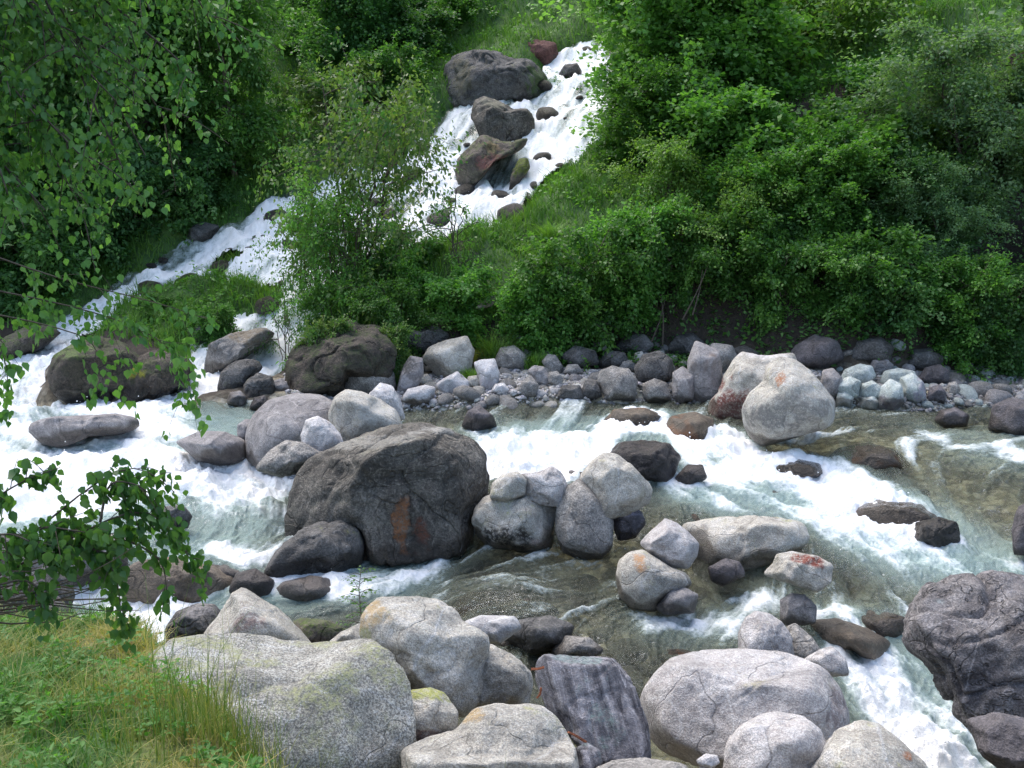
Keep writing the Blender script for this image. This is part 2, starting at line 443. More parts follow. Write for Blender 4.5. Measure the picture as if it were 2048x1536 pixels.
MR = {
 'granite': rock_mat('pale_granite', (.66, .62, .545), (.42, .395, .345), (.12, .115, .11), .5, 85, (.38, .38, .18), .10),
 'granite_lichen': rock_mat('lichened_granite', (.64, .605, .53), (.39, .37, .32), (.08, .08, .075), .72, 80, (.38, .385, .20), .36),
 'granite_cool': rock_mat('cool_granite', (.64, .605, .59), (.42, .395, .385), (.13, .12, .125), .45, 85, (.36, .33, .24), .04),
 'white': rock_mat('white_stone', (.68, .66, .66), (.47, .455, .46), (.12, .12, .12), .3, 60),
 'lilac': rock_mat('lilac_grey_stone', (.38, .36, .355), (.25, .235, .235), (.06, .055, .06), .35, 90, None, 0, (.16, .12, .1), .1),
 'grey': rock_mat('grey_stone', (.39, .37, .345), (.22, .208, .195), (.05, .05, .05), .5, 50),
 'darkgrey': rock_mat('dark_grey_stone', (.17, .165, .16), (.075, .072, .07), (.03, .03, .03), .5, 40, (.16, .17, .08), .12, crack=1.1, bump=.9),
 'big': rock_mat('weathered_dark_stone', (.21, .193, .168), (.055, .05, .044), (.03, .028, .025), .6, 34, (.2, .19, .15), .25, crack=.5, bump=1.0, patch_scale=2.2),
 'purple': rock_mat('dark_purple_stone', (.17, .155, .165), (.085, .078, .085), (.03, .03, .03), .4, 45, bump=.9),
 'slate': rock_mat('striated_slate', (.44, .425, .45), (.06, .057, .068), (.05, .05, .06), .25, 90, (.2, .27, .26), .15, streak=True, bump=1.0, patch_scale=2.4),
 'folded': rock_mat('folded_rock', (.33, .31, .31), (.10, .09, .095), (.04, .04, .04), .5, 60, crack=2.2, bump=1.0, patch_scale=5.0),
 'green': rock_mat('pale_green_stone', (.54, .60, .57), (.38, .43, .41), (.12, .12, .12), .3, 55),
 'brown': rock_mat('brown_wet_stone', (.17, .135, .10), (.08, .062, .045), (.03, .03, .03), .4, 45, None, 0, (.2, .09, .04), .25, dry_rough=.45),
 'earthy': rock_mat('mossy_brown_stone', (.17, .14, .12), (.07, .058, .05), (.03, .03, .03), .5, 40, (.09, .13, .03), .55, bump=1.0, crack=1.3),
 'shade': rock_mat('shade_dimmed_rock', (.10, .082, .065), (.045, .037, .03), (.02, .02, .02), .5, 30, (.05, .075, .02), .5, bump=1.0, crack=1.0),  # mossy brown stone darkened for shade under the tree; islet rocks share it
 'red': rock_mat('rust_red_stone', (.20, .09, .075), (.10, .045, .04), (.04, .02, .02), .4, 45),
}
def plain_mat(name, c, rough=.7, noise_amt=.3, scale=30, metal=0, c2=None):
    t = NT(name); b = t.n('ShaderNodeBsdfPrincipled')
    tc = t.n('ShaderNodeTexCoord').outputs['Object']
    nz = t.noise(tc, scale, 5, .65)
    t.l(t.mix(t.ramp(nz, [(.35, 0.0), (.65, 1.0)]), tuple(x*(1-noise_amt) for x in c), c2 or tuple(min(1, x*(1+noise_amt)) for x in c)), b.inputs['Base Color'])
    b.inputs['Roughness'].default_value = rough; b.inputs['Metallic'].default_value = metal
    t.l(t.bump(nz, .6, .01), b.inputs['Normal'])
    t.l(b.outputs[0], t.out.inputs[0]); return t.m
M_bark = plain_mat('bark', (.075, .06, .045), .9, .4, 24)
M_barkpale = plain_mat('pale_bark', (.15, .125, .09), .9, .4, 24)
M_drift = plain_mat('driftwood', (.27, .235, .2), .8, .35, 30)
M_redwood = plain_mat('red_dead_wood', (.25, .13, .09), .8, .35, 30)
M_rust = plain_mat('rusty_iron', (.22, .07, .03), .75, .5, 40, .2)

def leaf_mat(name, c1, c2, gloss=.45, trans=.45):
    t = NT(name)
    f = t.attr('tint')
    col = t.ramp(f, [(0, c1), (.55, tuple((a+b)/2 for a, b in zip(c1, c2))), (1, c2)])
    oi = t.n('ShaderNodeObjectInfo').outputs['Random']
    col = t.mix(1.0, col, t.ramp(oi, [(0, .78), (1, 1.3)]), 'MULTIPLY')
    b = t.n('ShaderNodeBsdfPrincipled'); t.l(col, b.inputs['Base Color'])
    b.inputs['Roughness'].default_value = gloss; b.inputs['Specular IOR Level'].default_value = .4
    tr = t.n('ShaderNodeBsdfTranslucent'); t.l(t.mix(1.0, col, (1.3, 1.5, .6), 'MULTIPLY'), tr.inputs[0])
    mx = t.n('ShaderNodeMixShader'); mx.inputs[0].default_value = trans
    t.l(b.outputs[0], mx.inputs[1]); t.l(tr.outputs[0], mx.inputs[2]); t.l(mx.outputs[0], t.out.inputs[0])
    return t.m
LM = {
 'birch': leaf_mat('birch_leaves', (.055, .15, .045), (.14, .27, .07), .4),
 'dark': leaf_mat('dark_leaves', (.06, .155, .05), (.13, .26, .075)),
 'pine': leaf_mat('dark_needles', (.03, .08, .035), (.075, .15, .06), .6, .15),
 'mid': leaf_mat('mid_green_leaves', (.065, .175, .035), (.15, .31, .065)),
 'bright': leaf_mat('bright_leaves', (.085, .205, .045), (.19, .34, .08)),
 'olive': leaf_mat('olive_leaves', (.10, .21, .045), (.21, .33, .075)),
 'grey': leaf_mat('grey_green_leaves', (.09, .18, .08), (.19, .30, .14), .5),
 'autumn': leaf_mat('mixed_leaves', (.055, .155, .038), (.19, .25, .08)),
 'grass': leaf_mat('grass_blades', (.07, .18, .03), (.19, .32, .055), .6, .3),
 'dry': leaf_mat('dry_grass_blades', (.07, .18, .03), (.46, .36, .13), .6, .3),
}

# ground
def ground_mat():
    t = NT('ground_cover'); tc = t.n('ShaderNodeTexCoord').outputs['Object']
    veg = t.attr('veg'); bed = t.attr('bed')
    n = t.noise(tc, 1.3, 6, .65); n2 = t.noise(tc, 9, 5, .7); n3 = t.noise(tc, 45, 3, .7)
    grass = t.ramp(n, [(.3, (.025, .07, .015)), (.5, (.06, .13, .025)), (.7, (.10, .17, .035))])
    grass = t.mix(.6, grass, t.ramp(n2, [(.3, .25), (.7, .75)]), 'OVERLAY')
    earth = t.ramp(n2, [(.3, (.018, .013, .009)), (.7, (.055, .04, .028))])
    vo = t.n('ShaderNodeTexVoronoi', i_Scale=7.0, i_Randomness=1.0); t.l(tc, vo.inputs['Vector'])
    vb = t.n('ShaderNodeTexVoronoi', i_Scale=22.0); t.l(tc, vb.inputs['Vector'])
    st = t.mix(.5, t.ramp(t.n('ShaderNodeSeparateXYZ').outputs[0], [(0, 0.3), (1, .5)]), vo.outputs['Color'], 'MIX')
    hs = t.n('ShaderNodeSeparateXYZ'); t.l(vo.outputs['Color'], hs.inputs[0])
    hs2 = t.n('ShaderNodeSeparateXYZ'); t.l(vb.outputs['Color'], hs2.inputs[0])
    stone = t.ramp(hs.outputs[0], [(0, (.12, .10, .065)), (.5, (.34, .30, .21)), (1, (.66, .62, .50))])
    stone = t.mix(.5, stone, t.ramp(hs2.outputs[0], [(0, .15), (1, .85)]), 'OVERLAY')
    edge = t.ramp(vo.outputs['Distance'], [(.35, 0.0), (.75, 1.0)])
    stone = t.mix(t.math('MULTIPLY', edge, .5), stone, (.03, .026, .02))
    dry = t.attr('dry')
    col = t.mix(t.ramp(t.math('ADD', veg, t.math('MULTIPLY', t.math('SUBTRACT', n2, .5), .8)), [(.4, 0.0), (.6, 1.0)]), earth, grass)
    col = t.mix(t.math('MULTIPLY', dry, t.ramp(n2, [(.35, .2), (.6, 1.0)])), col, (.26, .20, .075))
    col = t.mix(bed, col, stone)
    b = t.n('ShaderNodeBsdfPrincipled'); t.l(col, b.inputs['Base Color']); b.inputs['Roughness'].default_value = .8
    h = t.math('ADD', t.math('MULTIPLY', t.math('SUBTRACT', 1.0, vo.outputs['Distance']), bed), t.math('ADD', n2, t.math('MULTIPLY', n3, .4)))
    t.l(t.bump(h, .8, .05), b.inputs['Normal']); t.l(b.outputs[0], t.out.inputs[0]); return t.m
def water_mat():
    t = NT('stream_water'); tc = t.n('ShaderNodeTexCoord').outputs['Object']
    foam = t.attr('foam'); turb = t.attr('turb'); st = t.attr('streak')
    nf = t.noise(tc, 16, 5, .75); nf2 = t.noise(tc, 55, 3, .7)
    v = t.math('ADD', foam, t.math('MULTIPLY', t.math('SUBTRACT', nf, .5), .65))
    v = t.math('ADD', v, t.math('MULTIPLY', t.math('SUBTRACT', nf2, .5), .3))
    v = t.math('ADD', v, t.math('MULTIPLY', st, .15))  # pale streaks paint sky-lit crests as well as real foam
    fm = t.ramp(v, [(.36, 0.0), (.56, .35), (.80, .85), (1.02, 1.0)])
    foamd = t.n('ShaderNodeBsdfPrincipled')
    fc = t.ramp(v, [(.36, (.42, .54, .54)), (.65, (.70, .77, .78)), (1.0, (.92, .93, .94))])
    t.l(fc, foamd.inputs['Base Color']); foamd.inputs['Roughness'].default_value = .55
    foamd.inputs['Specular IOR Level'].default_value = .3
    trc = t.mix(turb, (.93, .93, .78), (.74, .86, .80))
    tr = t.n('ShaderNodeBsdfTransparent'); t.l(trc, tr.inputs[0])
    df = t.n('ShaderNodeBsdfDiffuse')
    t.l(t.mix(turb, (.25, .27, .18), (.40, .55, .52)), df.inputs[0])
    body = t.n('ShaderNodeMixShader'); t.l(t.math('ADD', t.math('ADD', t.math('MULTIPLY', turb, .66), .12), t.math('MULTIPLY', st, .07), clamp=True), body.inputs[0])  # streaks pale the body too, standing in for sky on the ripples
    t.l(tr.outputs[0], body.inputs[1]); t.l(df.outputs[0], body.inputs[2])
    gl = t.n('ShaderNodeBsdfGlossy', i_Roughness=.2); gl.inputs[0].default_value = (1, 1, 1, 1)
    bp = t.bump(t.math('ADD', t.math('MULTIPLY', nf, 1.0), t.math('ADD', t.math('MULTIPLY', nf2, .35), t.math('MULTIPLY', st, .35))), .8, .07)
    t.l(bp, gl.inputs['Normal']); t.l(t.bump(t.math('ADD', nf, t.math('MULTIPLY', nf2, .4)), .7, .05), foamd.inputs['Normal']); t.l(bp, df.inputs['Normal'])
    fr = t.n('ShaderNodeFresnel', i_IOR=1.33); t.l(bp, fr.inputs['Normal'])
    surf = t.n('ShaderNodeMixShader'); t.l(fr.outputs[0], surf.inputs[0]); t.l(body.outputs[0], surf.inputs[1]); t.l(gl.outputs[0], surf.inputs[2])
    mx = t.n('ShaderNodeMixShader'); t.l(fm, mx.inputs[0]); t.l(surf.outputs[0], mx.inputs[1]); t.l(foamd.outputs[0], mx.inputs[2])
    t.l(mx.outputs[0], t.out.inputs[0]); return t.m
M_ground = ground_mat(); M_water = water_mat()

# ------------------------------------------------------------------ water and terrain sheets
def in_m(X, Y):
    o = bil(M, X, Y)
    out = (X < GX0) | (X > GX1) | (Y > GY1) | (Y < GY0)
    return np.where(out, 0, o)
def in_w(X, Y):
    return np.where((X < GX0) | (X > GX1) | (Y > GY1) | (Y < GY0), 0, bil(Mw, X, Y))
def terrain_z(X, Y, detail=True):
    b = Bf(X, Y); m = in_m(X, Y)
    bankn = fbm(X*.9, Y*.9, 0, 3, 5)
    hl = sstep(17, 20, Y)
    far_ = 1 - .95*sstep(.0, .45, in_w(X, Y))*hl
    up = .16 + .18*hl + .22*bankn*(.4+hl) + .02*np.clip(Y-20, 0, 10)
    z = b - .34*m + (1-m)*up*far_
    z = z + .05*fbm(X*2.6, Y*2.6, 1, 3, 9) + m*.07*pn(X*4.3, Y*4.3, 0, 12)
    z = z + hl*.55*fbm(X*.35, Y*.35, 0, 3, 21)*(1-m)*far_
    nl = near_land(X, Y) + .05*fbm(X*2, Y*2, 2, 3, 2)
    k = 1 - sstep(-.45, .25, Y - np.interp(X, near[::-1, 0], near[::-1, 1]))
    return z*(1-k) + nl*k
Tc = terrain_z(*np.meshgrid(np.arange(-24, 24, .07), np.arange(1, 48, .07)))
def Tf(X, Y): return bil(Tc, X, Y, -24, 1, .07)
def grid_polar(az, nc, rr):
    A = np.linspace(-az, az, nc)
    R, AA = np.meshgrid(rr, A, indexing='ij')
    return R*np.sin(AA), R*np.cos(AA)
def rspace(r0, r1, n, p):
    a, b = r0**(1-p), r1**(1-p)
    return (np.linspace(a, b, n))**(1/(1-p))
def grid_faces(nr, nc):
    i = np.arange(nr-1)[:, None]*nc + np.arange(nc-1)[None, :]
    return np.stack([i, i+1, i+1+nc, i+nc], -1).reshape(-1, 4)

def water_z(X, Y):
    f = bil(F, X, Y); l2 = bil(L2, X, Y); l3 = bil(L3, X, Y); l1 = bil(L1, X, Y)
    hz = sstep(.6, 2.0, hill(X, Y))
    fc = np.clip(f, 0, 1.2)
    tn = fbm(X*1.6, Y*1.6, 0, 4, 31)
    cm = np.clip(1-.75*fc, .2, 1)
    d = .017*cm*l2 + .022*cm*l3 + .006*cm*l1 + .03*cm*fbm(X*2.4, Y*4.2, 0, 4, 36) + .075*fc*fbm(X*5, Y*5, 0, 4, 37) + fc*.13*tn + .03*fbm(X*3, Y*3, 0, 3, 8)
    h_ = hill(X, Y)/.85 + .9*fbm(X*.45, Y*.45, 0, 2, 43); sw = h_-np.floor(h_); sw = np.where(sw < .75, sw/.75, (1-sw)/.25)-.5
    d = d + hz*.24*sw + hz*.10 + hz*(.16*fbm(X*.7, Y*1.1, 0, 3, 41) + .10*np.abs(tn))
    return Bf(X, Y) + d
nrw, ncw = 1050, 1250
rr = rspace(4.6, 37.5, nrw, 1.75)
WX, WY = grid_polar(math.radians(37), ncw, rr)
WZ = water_z(WX, WY)
wm = in_m(WX, WY) > .12
fcs = grid_faces(nrw, ncw)
keep = wm.ravel()[fcs].all(1)
fcs = fcs[keep]
used = np.unique(fcs); remap = np.full(nrw*ncw, -1); remap[used] = np.arange(len(used))
vx = np.stack([WX.ravel()[used], WY.ravel()[used], WZ.ravel()[used]], -1)
ux, uy = vx[:, 0], vx[:, 1]
ROCK_FOOT = []       # filled by the stones, used for the foam collars
fo = bil(F, ux, uy); tu = bil(T, ux, uy)
sk = .6*bil(L2, ux, uy) + .5*bil(L1, ux, uy) + .55*bil(L3, ux, uy)
hz = sstep(.6, 2.0, hill(ux, uy))
h_ = hill(ux, uy)/.85 + .9*fbm(ux*.45, uy*.45, 0, 2, 43); sw_ = h_-np.floor(h_)
fo = fo + hz*.05 + hz*.38*fbm(ux*1.1, uy*1.1, 0, 4, 77) - hz*.14*(sw_ > .72) + (.17*hz+.06*(1-hz))*(bil(L3, ux, uy)+.5*bil(L2, ux, uy)) + (1-hz)*.42*fbm(ux*1.1, uy*1.1, 0, 4, 78)*np.clip(fo*3, 0, 1)
WATER = mesh_obj('water', vx, remap[fcs], M_water, attrs={'foam': ('FLOAT', fo), 'turb': ('FLOAT', np.clip(tu, 0, 1)), 'streak': ('FLOAT', sk)})
tag(WATER, 'foaming mountain stream with white rapids, clear olive pools and a cascade', 'stream', kind='structure')

nrt, nct = 760, 900
rt = np.concatenate([rspace(1.2, 40, nrt-60, 1.45), np.linspace(40.5, 75, 60)])
TX, TY = grid_polar(math.radians(60), nct, rt)
TZ = terrain_z(TX, TY)
tm = in_m(TX, TY)
veg = np.where(TY > 16, np.where(TX < -4.2, sstep(.06, .25, hill(TX, TY)), sstep(.5, 1.1, hill(TX, TY))) , sstep(-.2, -1.4, TX)*(TY < 8))
steepdark = sstep(2.2, 3.5, TX)*sstep(17.5, 18.5, TY)*(1-sstep(23, 26, TY))
veg = np.clip(veg - .9*steepdark - .25*np.clip(fbm(TX*.8, TY*.8, 0, 3, 55), 0, 1), 0, 1)*(1-tm)
gravel = sstep(-5, -3.5, TX)*sstep(13, 14, TY)*(1-sstep(17.2, 17.8, TY))
rgt = sstep(-1.2, -.5, TX)*(1-sstep(8, 9, TY))
bed = np.clip(np.maximum(np.maximum(tm*1.6*(1-sstep(.3, .8, hill(TX, TY))), gravel*1.0), rgt), 0, 1)
dry = np.clip(np.clip(fbm(TX*1.4, TY*1.4, 0, 2, 66)*1.6+.25, 0, 1), 0, 1)*(TY < 8)*(TX < -.4)
GROUND = mesh_obj('ground', np.stack([TX, TY, TZ], -1).reshape(-1, 3), grid_faces(nrt, nct), M_ground,
    attrs={'veg': ('FLOAT', veg), 'bed': ('FLOAT', bed), 'dry': ('FLOAT', dry)})
tag(GROUND, 'stony stream bed and banks rising to a grassy earth hillside', 'ground', kind='structure')

# ------------------------------------------------------------------ stones
def ico(sub):
    bm = bmesh.new(); bmesh.ops.create_icosphere(bm, subdivisions=sub, radius=1)
    v = np.array([x.co[:] for x in bm.verts]); f = np.array([[q.index for q in p.verts] for p in bm.faces]); bm.free()
    return v, f
ICO = {k: ico(k) for k in (3, 4, 5, 6)}
def stone_shape(sub, Rth, D, seed, box=.75, facets=13, rough=.05, ext=0., cut=.78, planes=(), sharp=60):
    """unit directions -> faceted stone in local axes (right, up, towards viewer); Rth(theta) gives the traced outline"""
    d, f = ICO[sub]
    rs = np.random.RandomState(seed)
    a, b, c = d[:, 0], d[:, 1], d[:, 2]
    rho = np.sqrt(a*a+b*b)+1e-9; th = np.arctan2(b, a)
    N, Hh = [], []
    for k in range(facets):
        n = rs.normal(size=3); n[2] *= 1.15
        if k % 2 == 0: n[2] = abs(n[2])+.3
        N.append(n/np.linalg.norm(n)); Hh.append(rs.uniform(cut, cut+.2))
    N += [np.array([0, .85, .53]), np.array([0, 0, -1.])]; Hh += [rs.uniform(cut, cut+.1), .95]
    for n, h in planes: N.append(np.array(n, float)/np.linalg.norm(n)); Hh.append(h)
    N = np.array(N); Hh = np.array(Hh)
    wob = .05*fbm(a*2.2+seed, b*2.2, c*2.2, 3, 4)
    def rad(q):
        m = np.clip(q @ N.T/Hh, 0, None); return 1/((m**sharp).sum(1)+.93**sharp)**(1/sharp)
    r = rad(d); ring = rad(np.stack([a/rho, b/rho, 0*a], -1))
    r = r/ring**(rho**3)*(1+wob*(1-rho**6))
    R = Rth(th); rp = rho**(.5+.5*min(1, box+.1))
    ra = np.minimum(rp*r, 1.0)
    P = np.stack([R*ra*a/rho, R*ra*b/rho, D*np.sign(c)*np.abs(c)**.92*1.12*r], -1)
    size = R.mean(); q = P/size; o = seed*3.7
    nr = P/(np.linalg.norm(P, axis=1)[:, None]+1e-9)
    disp = rough*.62*fbm(q[:, 0]*2.1+o, q[:, 1]*2.1, q[:, 2]*2.1, 6, seed % 50, .66)
    rid = -rough*.9*np.clip(1-np.abs(pn(q[:, 0]*1.5, q[:, 1]*1.5+o, q[:, 2]*1.5, 5))*11, 0, 1)
    chip = -rough*.9*np.clip(pn(q[:, 0]*3.3+o, q[:, 1]*3.3, q[:, 2]*3.3, 8)-.18, 0, .25)*2
    P = P + nr*((disp+rid+chip)*size)[:, None]
    lo = P[:, 1] < 0
    P[lo, 1] *= (1+ext)
    return P, f
def outline_R(u, w):
    """polygon (local, closed) -> smooth radius function of angle"""
    p = np.stack([u, w], -1); q = np.roll(p, -1, 0)
    seg = np.concatenate([p + (q-p)*t for t in np.linspace(0, 1, 24, endpoint=False)])
    th = np.arctan2(seg[:, 1], seg[:, 0]); r = np.hypot(seg[:, 0], seg[:, 1])
    bins = np.linspace(-np.pi, np.pi, 145); idx = np.digitize(th, bins)-1
    R = np.full(144, np.nan)
    for k in range(144):
        s = r[idx == k]
        if len(s): R[k] = s.max()
    bad = np.isnan(R); xs = np.arange(144)
    R[bad] = np.interp(xs[bad], xs[~bad], R[~bad], period=144)
    ker = np.array([.08, .22, .4, .22, .08]); R = sum(k*np.roll(R, i-2) for i, k in enumerate(ker))
    cen = (bins[:-1]+bins[1:])/2
    return lambda t: np.interp(t, cen, R, period=2*np.pi)


SEED = [11]; AWASH = []
def rock(name, outline, mat, label, z=None, Y=None, thick=.8, ext=.35, sub=5, facets=13, rough=.05, box=.75, wet=None, mark=None, cut=.78, group=None, back=.55, cat=None, planes=(), sharp=60):
    SEED[0] += 1
    o = np.array(outline, float)
    cx, cy = (o[:, 0].min()+o[:, 0].max())/2, (o[:, 1].min()+o[:, 1].max())/2
    by = o[:, 1].max(); bx = o[o[:, 1] > by-6, 0].mean()
    wpx = o[:, 0].max()-o[:, 0].min()
    if Y is None:
        if z is None: g = hit(bx, by)
        else: g = at_z(bx, by, z)
        Y0 = float(g[1]); Dm = .5*wpx*Y0/FPX*thick
        Y = Y0 + back*Dm
        zb = float(g[2])
    else:
        zb = z if z is not None else -99
    C = at_Y(cx, cy, Y)
    v = np.array([0, 0, CH])-C; dist = np.linalg.norm(v); v /= dist
    r = np.cross([0, 0, 1.0], v); r /= np.linalg.norm(r); u = np.cross(v, r)
    dr = ray(o[:, 0], o[:, 1])
    t = (C-np.array([0, 0, CH])) @ v / (dr @ v)
    pts = dr*t[:, None] + np.array([0, 0, CH]) - C
    Ru = outline_R(pts @ r, pts @ u)
    D = .5*wpx/FPX*dist*thick
    P, f = stone_shape(sub, Ru, D, SEED[0], box, facets, rough, ext, cut, planes, sharp)
    Wd = P[:, :1]*r + P[:, 1:2]*u + P[:, 2:]*v
    zz = Wd[:, 2]+C[2]
    wl = (Bf(C[0]+Wd[:, 0], C[1]+Wd[:, 1]-0) if wet is None else wet)
    wt = sstep(.40, .06, zz-wl+.12*fbm(Wd[:, 0]*3, Wd[:, 1]*3, Wd[:, 2]*3, 3, 3)) if wet != 'all' else np.ones(len(zz))
    if wet == 'all' or mat == 'brown':
        top = zz.max()-float(Bf(C[0], C[1]))
        C = C - np.array([0, 0, max(0, top*(.45 if wet != 'all' else (.78 if mat == 'brown' else .2 if mat == 'purple' else .45)))])
        AWASH.append((C[0], C[1], np.abs(P[:, 0]).max(), D, top*.22))
    attrs = {'wet': ('FLOAT', wt)}
    mk = np.zeros((len(P), 4))
    for (mx, my, mrx, mry, colr, amt) in (mark or []):
        ct = at_Y(mx, my, Y)-C
        du = (P[:, 0]-ct @ r)/(mrx/FPX*dist); dv = (P[:, 1]-ct @ u)/(mry/FPX*dist)
        q = np.sqrt(du*du+dv*dv) + .9*fbm(P[:, 0]*5, P[:, 1]*5, P[:, 2]*5, 4, 6)
        w = sstep(1.1, .7, q)*amt*(P[:, 2] > -.3*D)
        mk[:, :3] = np.where(w[:, None] > mk[:, 3:], np.array(colr), mk[:, :3]); mk[:, 3] = np.maximum(mk[:, 3], w)
    attrs['mark'] = ('FLOAT_COLOR', mk)
    ob = mesh_obj(name, Wd, f, MR[mat], loc=C, attrs=attrs)
    tag(ob, label, cat or name.replace('_', ' '), group)
    ROCK_FOOT.append((C[0], C[1], np.abs(P[:, 0]).max(), D, float(zz.max()), float(zz.min())))
    return ob
MOSS = (.22, .27, .03); RUST = (.33, .12, .04); RUSTD = (.16, .055, .03); OCH = (.46, .29, .09); WHT = (.5, .5, .48); MAR = (.16, .055, .045)

# --- foreground
rock('boulder', [(285,1330),(330,1290),(380,1275),(480,1267),(560,1277),(640,1285),(735,1287),(770,1318),(800,1365),(812,1450),(818,1560),(800,1680),(560,1740),(380,1700),(300,1500)], 'granite_lichen',
     'huge pale granite boulder spotted with yellow lichen behind the tall grass stalks', Y=5.35, z=-.6, thick=.75, ext=.1, sub=6, rough=.03, facets=9, wet=-9, cut=.82, box=.62)
rock('boulder', [(719,1280),(720,1248),(732,1216),(753,1195),(817,1192),(876,1197),(911,1219),(925,1242),(955,1257),(979,1277),(977,1306),(968,1336),(966,1374),(958,1403),(927,1430),(890,1415),(832,1390),(800,1365),(768,1327),(752,1292)], 'granite',
     'rounded beige granite boulder with an orange stain on its upper corner', Y=6.2, thick=.75, ext=.05, sub=6, rough=.035, wet=-9, mark=[(742,1240,30,44,OCH,.6),(735,1270,22,28,(.33,.33,.1),.6)], cut=.82)
rock('boulder', [(960,1300),(978,1288),(1008,1299),(1043,1323),(1064,1347),(1067,1365),(1055,1403),(1000,1408),(940,1400),(930,1340)], 'granite', 'angular beige stone wedged between the orange stained boulder and the striped slate', Y=6.35, thick=.9, sub=5, rough=.06, wet=-9)
rock('stone', [(801,1391),(823,1380),(861,1374),(890,1386),(917,1424),(914,1456),(876,1474),(814,1480),(798,1438)], 'granite', 'small grey stone with a yellow green moss cap', Y=5.5, thick=.9, sub=5, wet=-9, rough=.03,
     mark=[(855,1385,58,20,(.34,.36,.09),.9),(850,1470,60,18,(.16,.08,.07),.7)])
rock('boulder', [(800,1500),(850,1478),(915,1455),(950,1415),(1000,1404),(1080,1409),(1108,1428),(1132,1458),(1152,1510),(1170,1640),(1000,1700),(830,1680)], 'granite', 'flat topped beige block at the water side below the moss capped stone', Y=5.0, thick=1.0, ext=.1, sub=6, rough=.03, wet=-9, cut=.9, planes=[((0,.87,.5),.40),((0,-.35,.94),.5),((-.1,-.2,1),.7)], sharp=90,
     mark=[(945,1430,26,16,OCH,.6),(1060,1560,70,50,(.10,.095,.09),.5)], box=.6)
rock('boulder', [(1072,1365),(1072,1325),(1085,1310),(1140,1310),(1195,1313),(1233,1317),(1257,1350),(1280,1400),(1298,1456),(1300,1515),(1242,1522),(1190,1530),(1165,1500),(1128,1453),(1093,1418)], 'slate',
     'dark striped slate block leaning between pale boulders', Y=5.55, thick=.7, ext=.1, sub=6, rough=.05, wet=-9, cut=.92, box=.55, planes=[((0,.9,.45),.78),((.12,.2,.97),.45),((-.7,.0,.7),.72)], sharp=90, mark=[(1160,1318,60,10,(.25,.34,.33),.6)], facets=5)
rock('boulder', [(1280,1392),(1308,1350),(1345,1315),(1400,1301),(1480,1296),(1560,1302),(1610,1318),(1652,1342),(1682,1380),(1697,1430),(1694,1470),(1640,1500),(1560,1510),(1480,1510),(1400,1500),(1330,1475),(1288,1440)], 'granite_cool',
     'broad smooth pinkish grey granite boulder beside the lower rapid', Y=6.3, thick=.8, ext=.3, sub=6, rough=.025, facets=8, cut=.84, box=.68, planes=[((0,.85,.55),.6),((-.2,.1,.95),.72)], mark=[(1670,1420,22,50,(.17,.13,.13),.7)])
rock('boulder', [(1452,1485),(1480,1450),(1520,1428),(1560,1423),(1610,1434),(1642,1460),(1656,1490),(1652,1570),(1540,1610),(1440,1570)], 'granite_cool', 'rounded grey stone lying against the front of the broad pinkish boulder', Y=5.25, thick=.9, sub=5, rough=.04, wet=-9)
rock('boulder', [(1595,1545),(1640,1490),(1680,1455),(1722,1438),(1765,1450),(1812,1490),(1852,1528),(1880,1620),(1740,1680),(1590,1640)], 'granite', 'pale speckled boulder at the edge of the lower chute with a small rust spot', Y=5.1, thick=.9, sub=5, rough=.04, wet=-9, mark=[(1815,1512,10,9,RUST,.9)])
rock('boulder', [(1290,1440),(1340,1455),(1400,1490),(1450,1520),(1450,1570),(1340,1590),(1280,1540),(1280,1480)], 'brown', 'low wet stone with a rust brown patch in front of the slate', Y=5.5, thick=.8, sub=5, wet=-9, mark=[(1330,1480,35,28,RUST,.9)])
rock('stone', [(1180,1545),(1230,1518),(1300,1515),(1370,1530),(1400,1580),(1280,1620),(1170,1590)], 'grey', 'grey stone just under the foot of the slate block', Y=4.95, thick=.9, sub=4, wet=-9)
rock('stone', [(1392,1520),(1410,1507),(1435,1510),(1440,1525),(1425,1535),(1400,1532)], 'white', 'tiny whitish pebble between the low rust brown stone and rounded grey stone', Y=5.15, sub=4, thick=.8, wet=-9)
rock('stone', [(1150,1495),(1175,1485),(1200,1500),(1205,1525),(1180,1550),(1155,1535)], 'slate', 'small slate chip under the rusty bracket', Y=5.1, sub=4, thick=.8, wet=-9)
rock('boulder', [(400,1275),(436,1232),(461,1187),(485,1174),(510,1188),(552,1213),(597,1251),(640,1292),(600,1320),(450,1320),(390,1300)], 'granite', 'pyramid shaped beige stone behind the lichened granite boulder', Y=7.0, thick=.8, sub=5, rough=.05, mark=[(500,1245,25,15,(.15,.07,.07),.6)])
rock('boulder', [(329,1257),(352,1223),(394,1206),(430,1208),(450,1230),(440,1270),(380,1285),(332,1282)], 'darkgrey', 'dark rounded stone in the white water next to the beige pyramid stone', Y=7.5, thick=.9, sub=5, mark=[(400,1222,30,12,(.3,.28,.28),.6)])
rock('stone', [(650,1290),(680,1265),(720,1245),(740,1265),(740,1300),(700,1310)], 'granite', 'pale wedge of stone below the leafy sapling', Y=6.7, thick=.9, sub=4)
rock('stone', [(330,1310),(370,1285),(410,1280),(440,1290),(400,1320),(350,1325)], 'green', 'small greenish stone at the bank between grass and pyramid stone', Y=6.4, sub=4, wet=-9)
rock('boulder', [(1806,1235),(1840,1180),(1900,1152),(1980,1147),(2070,1155),(2150,1250),(2150,1430),(2080,1500),(1990,1450),(1920,1402),(1872,1352),(1850,1312),(1815,1292)], 'folded',
     'massive dark folded rock rising beside the lower chute', Y=7.3, thick=.8, sub=6, rough=.10, ext=.4, cut=.8, box=.6, mark=[(1880,1205,14,10,(.3,.36,.37),.8)])
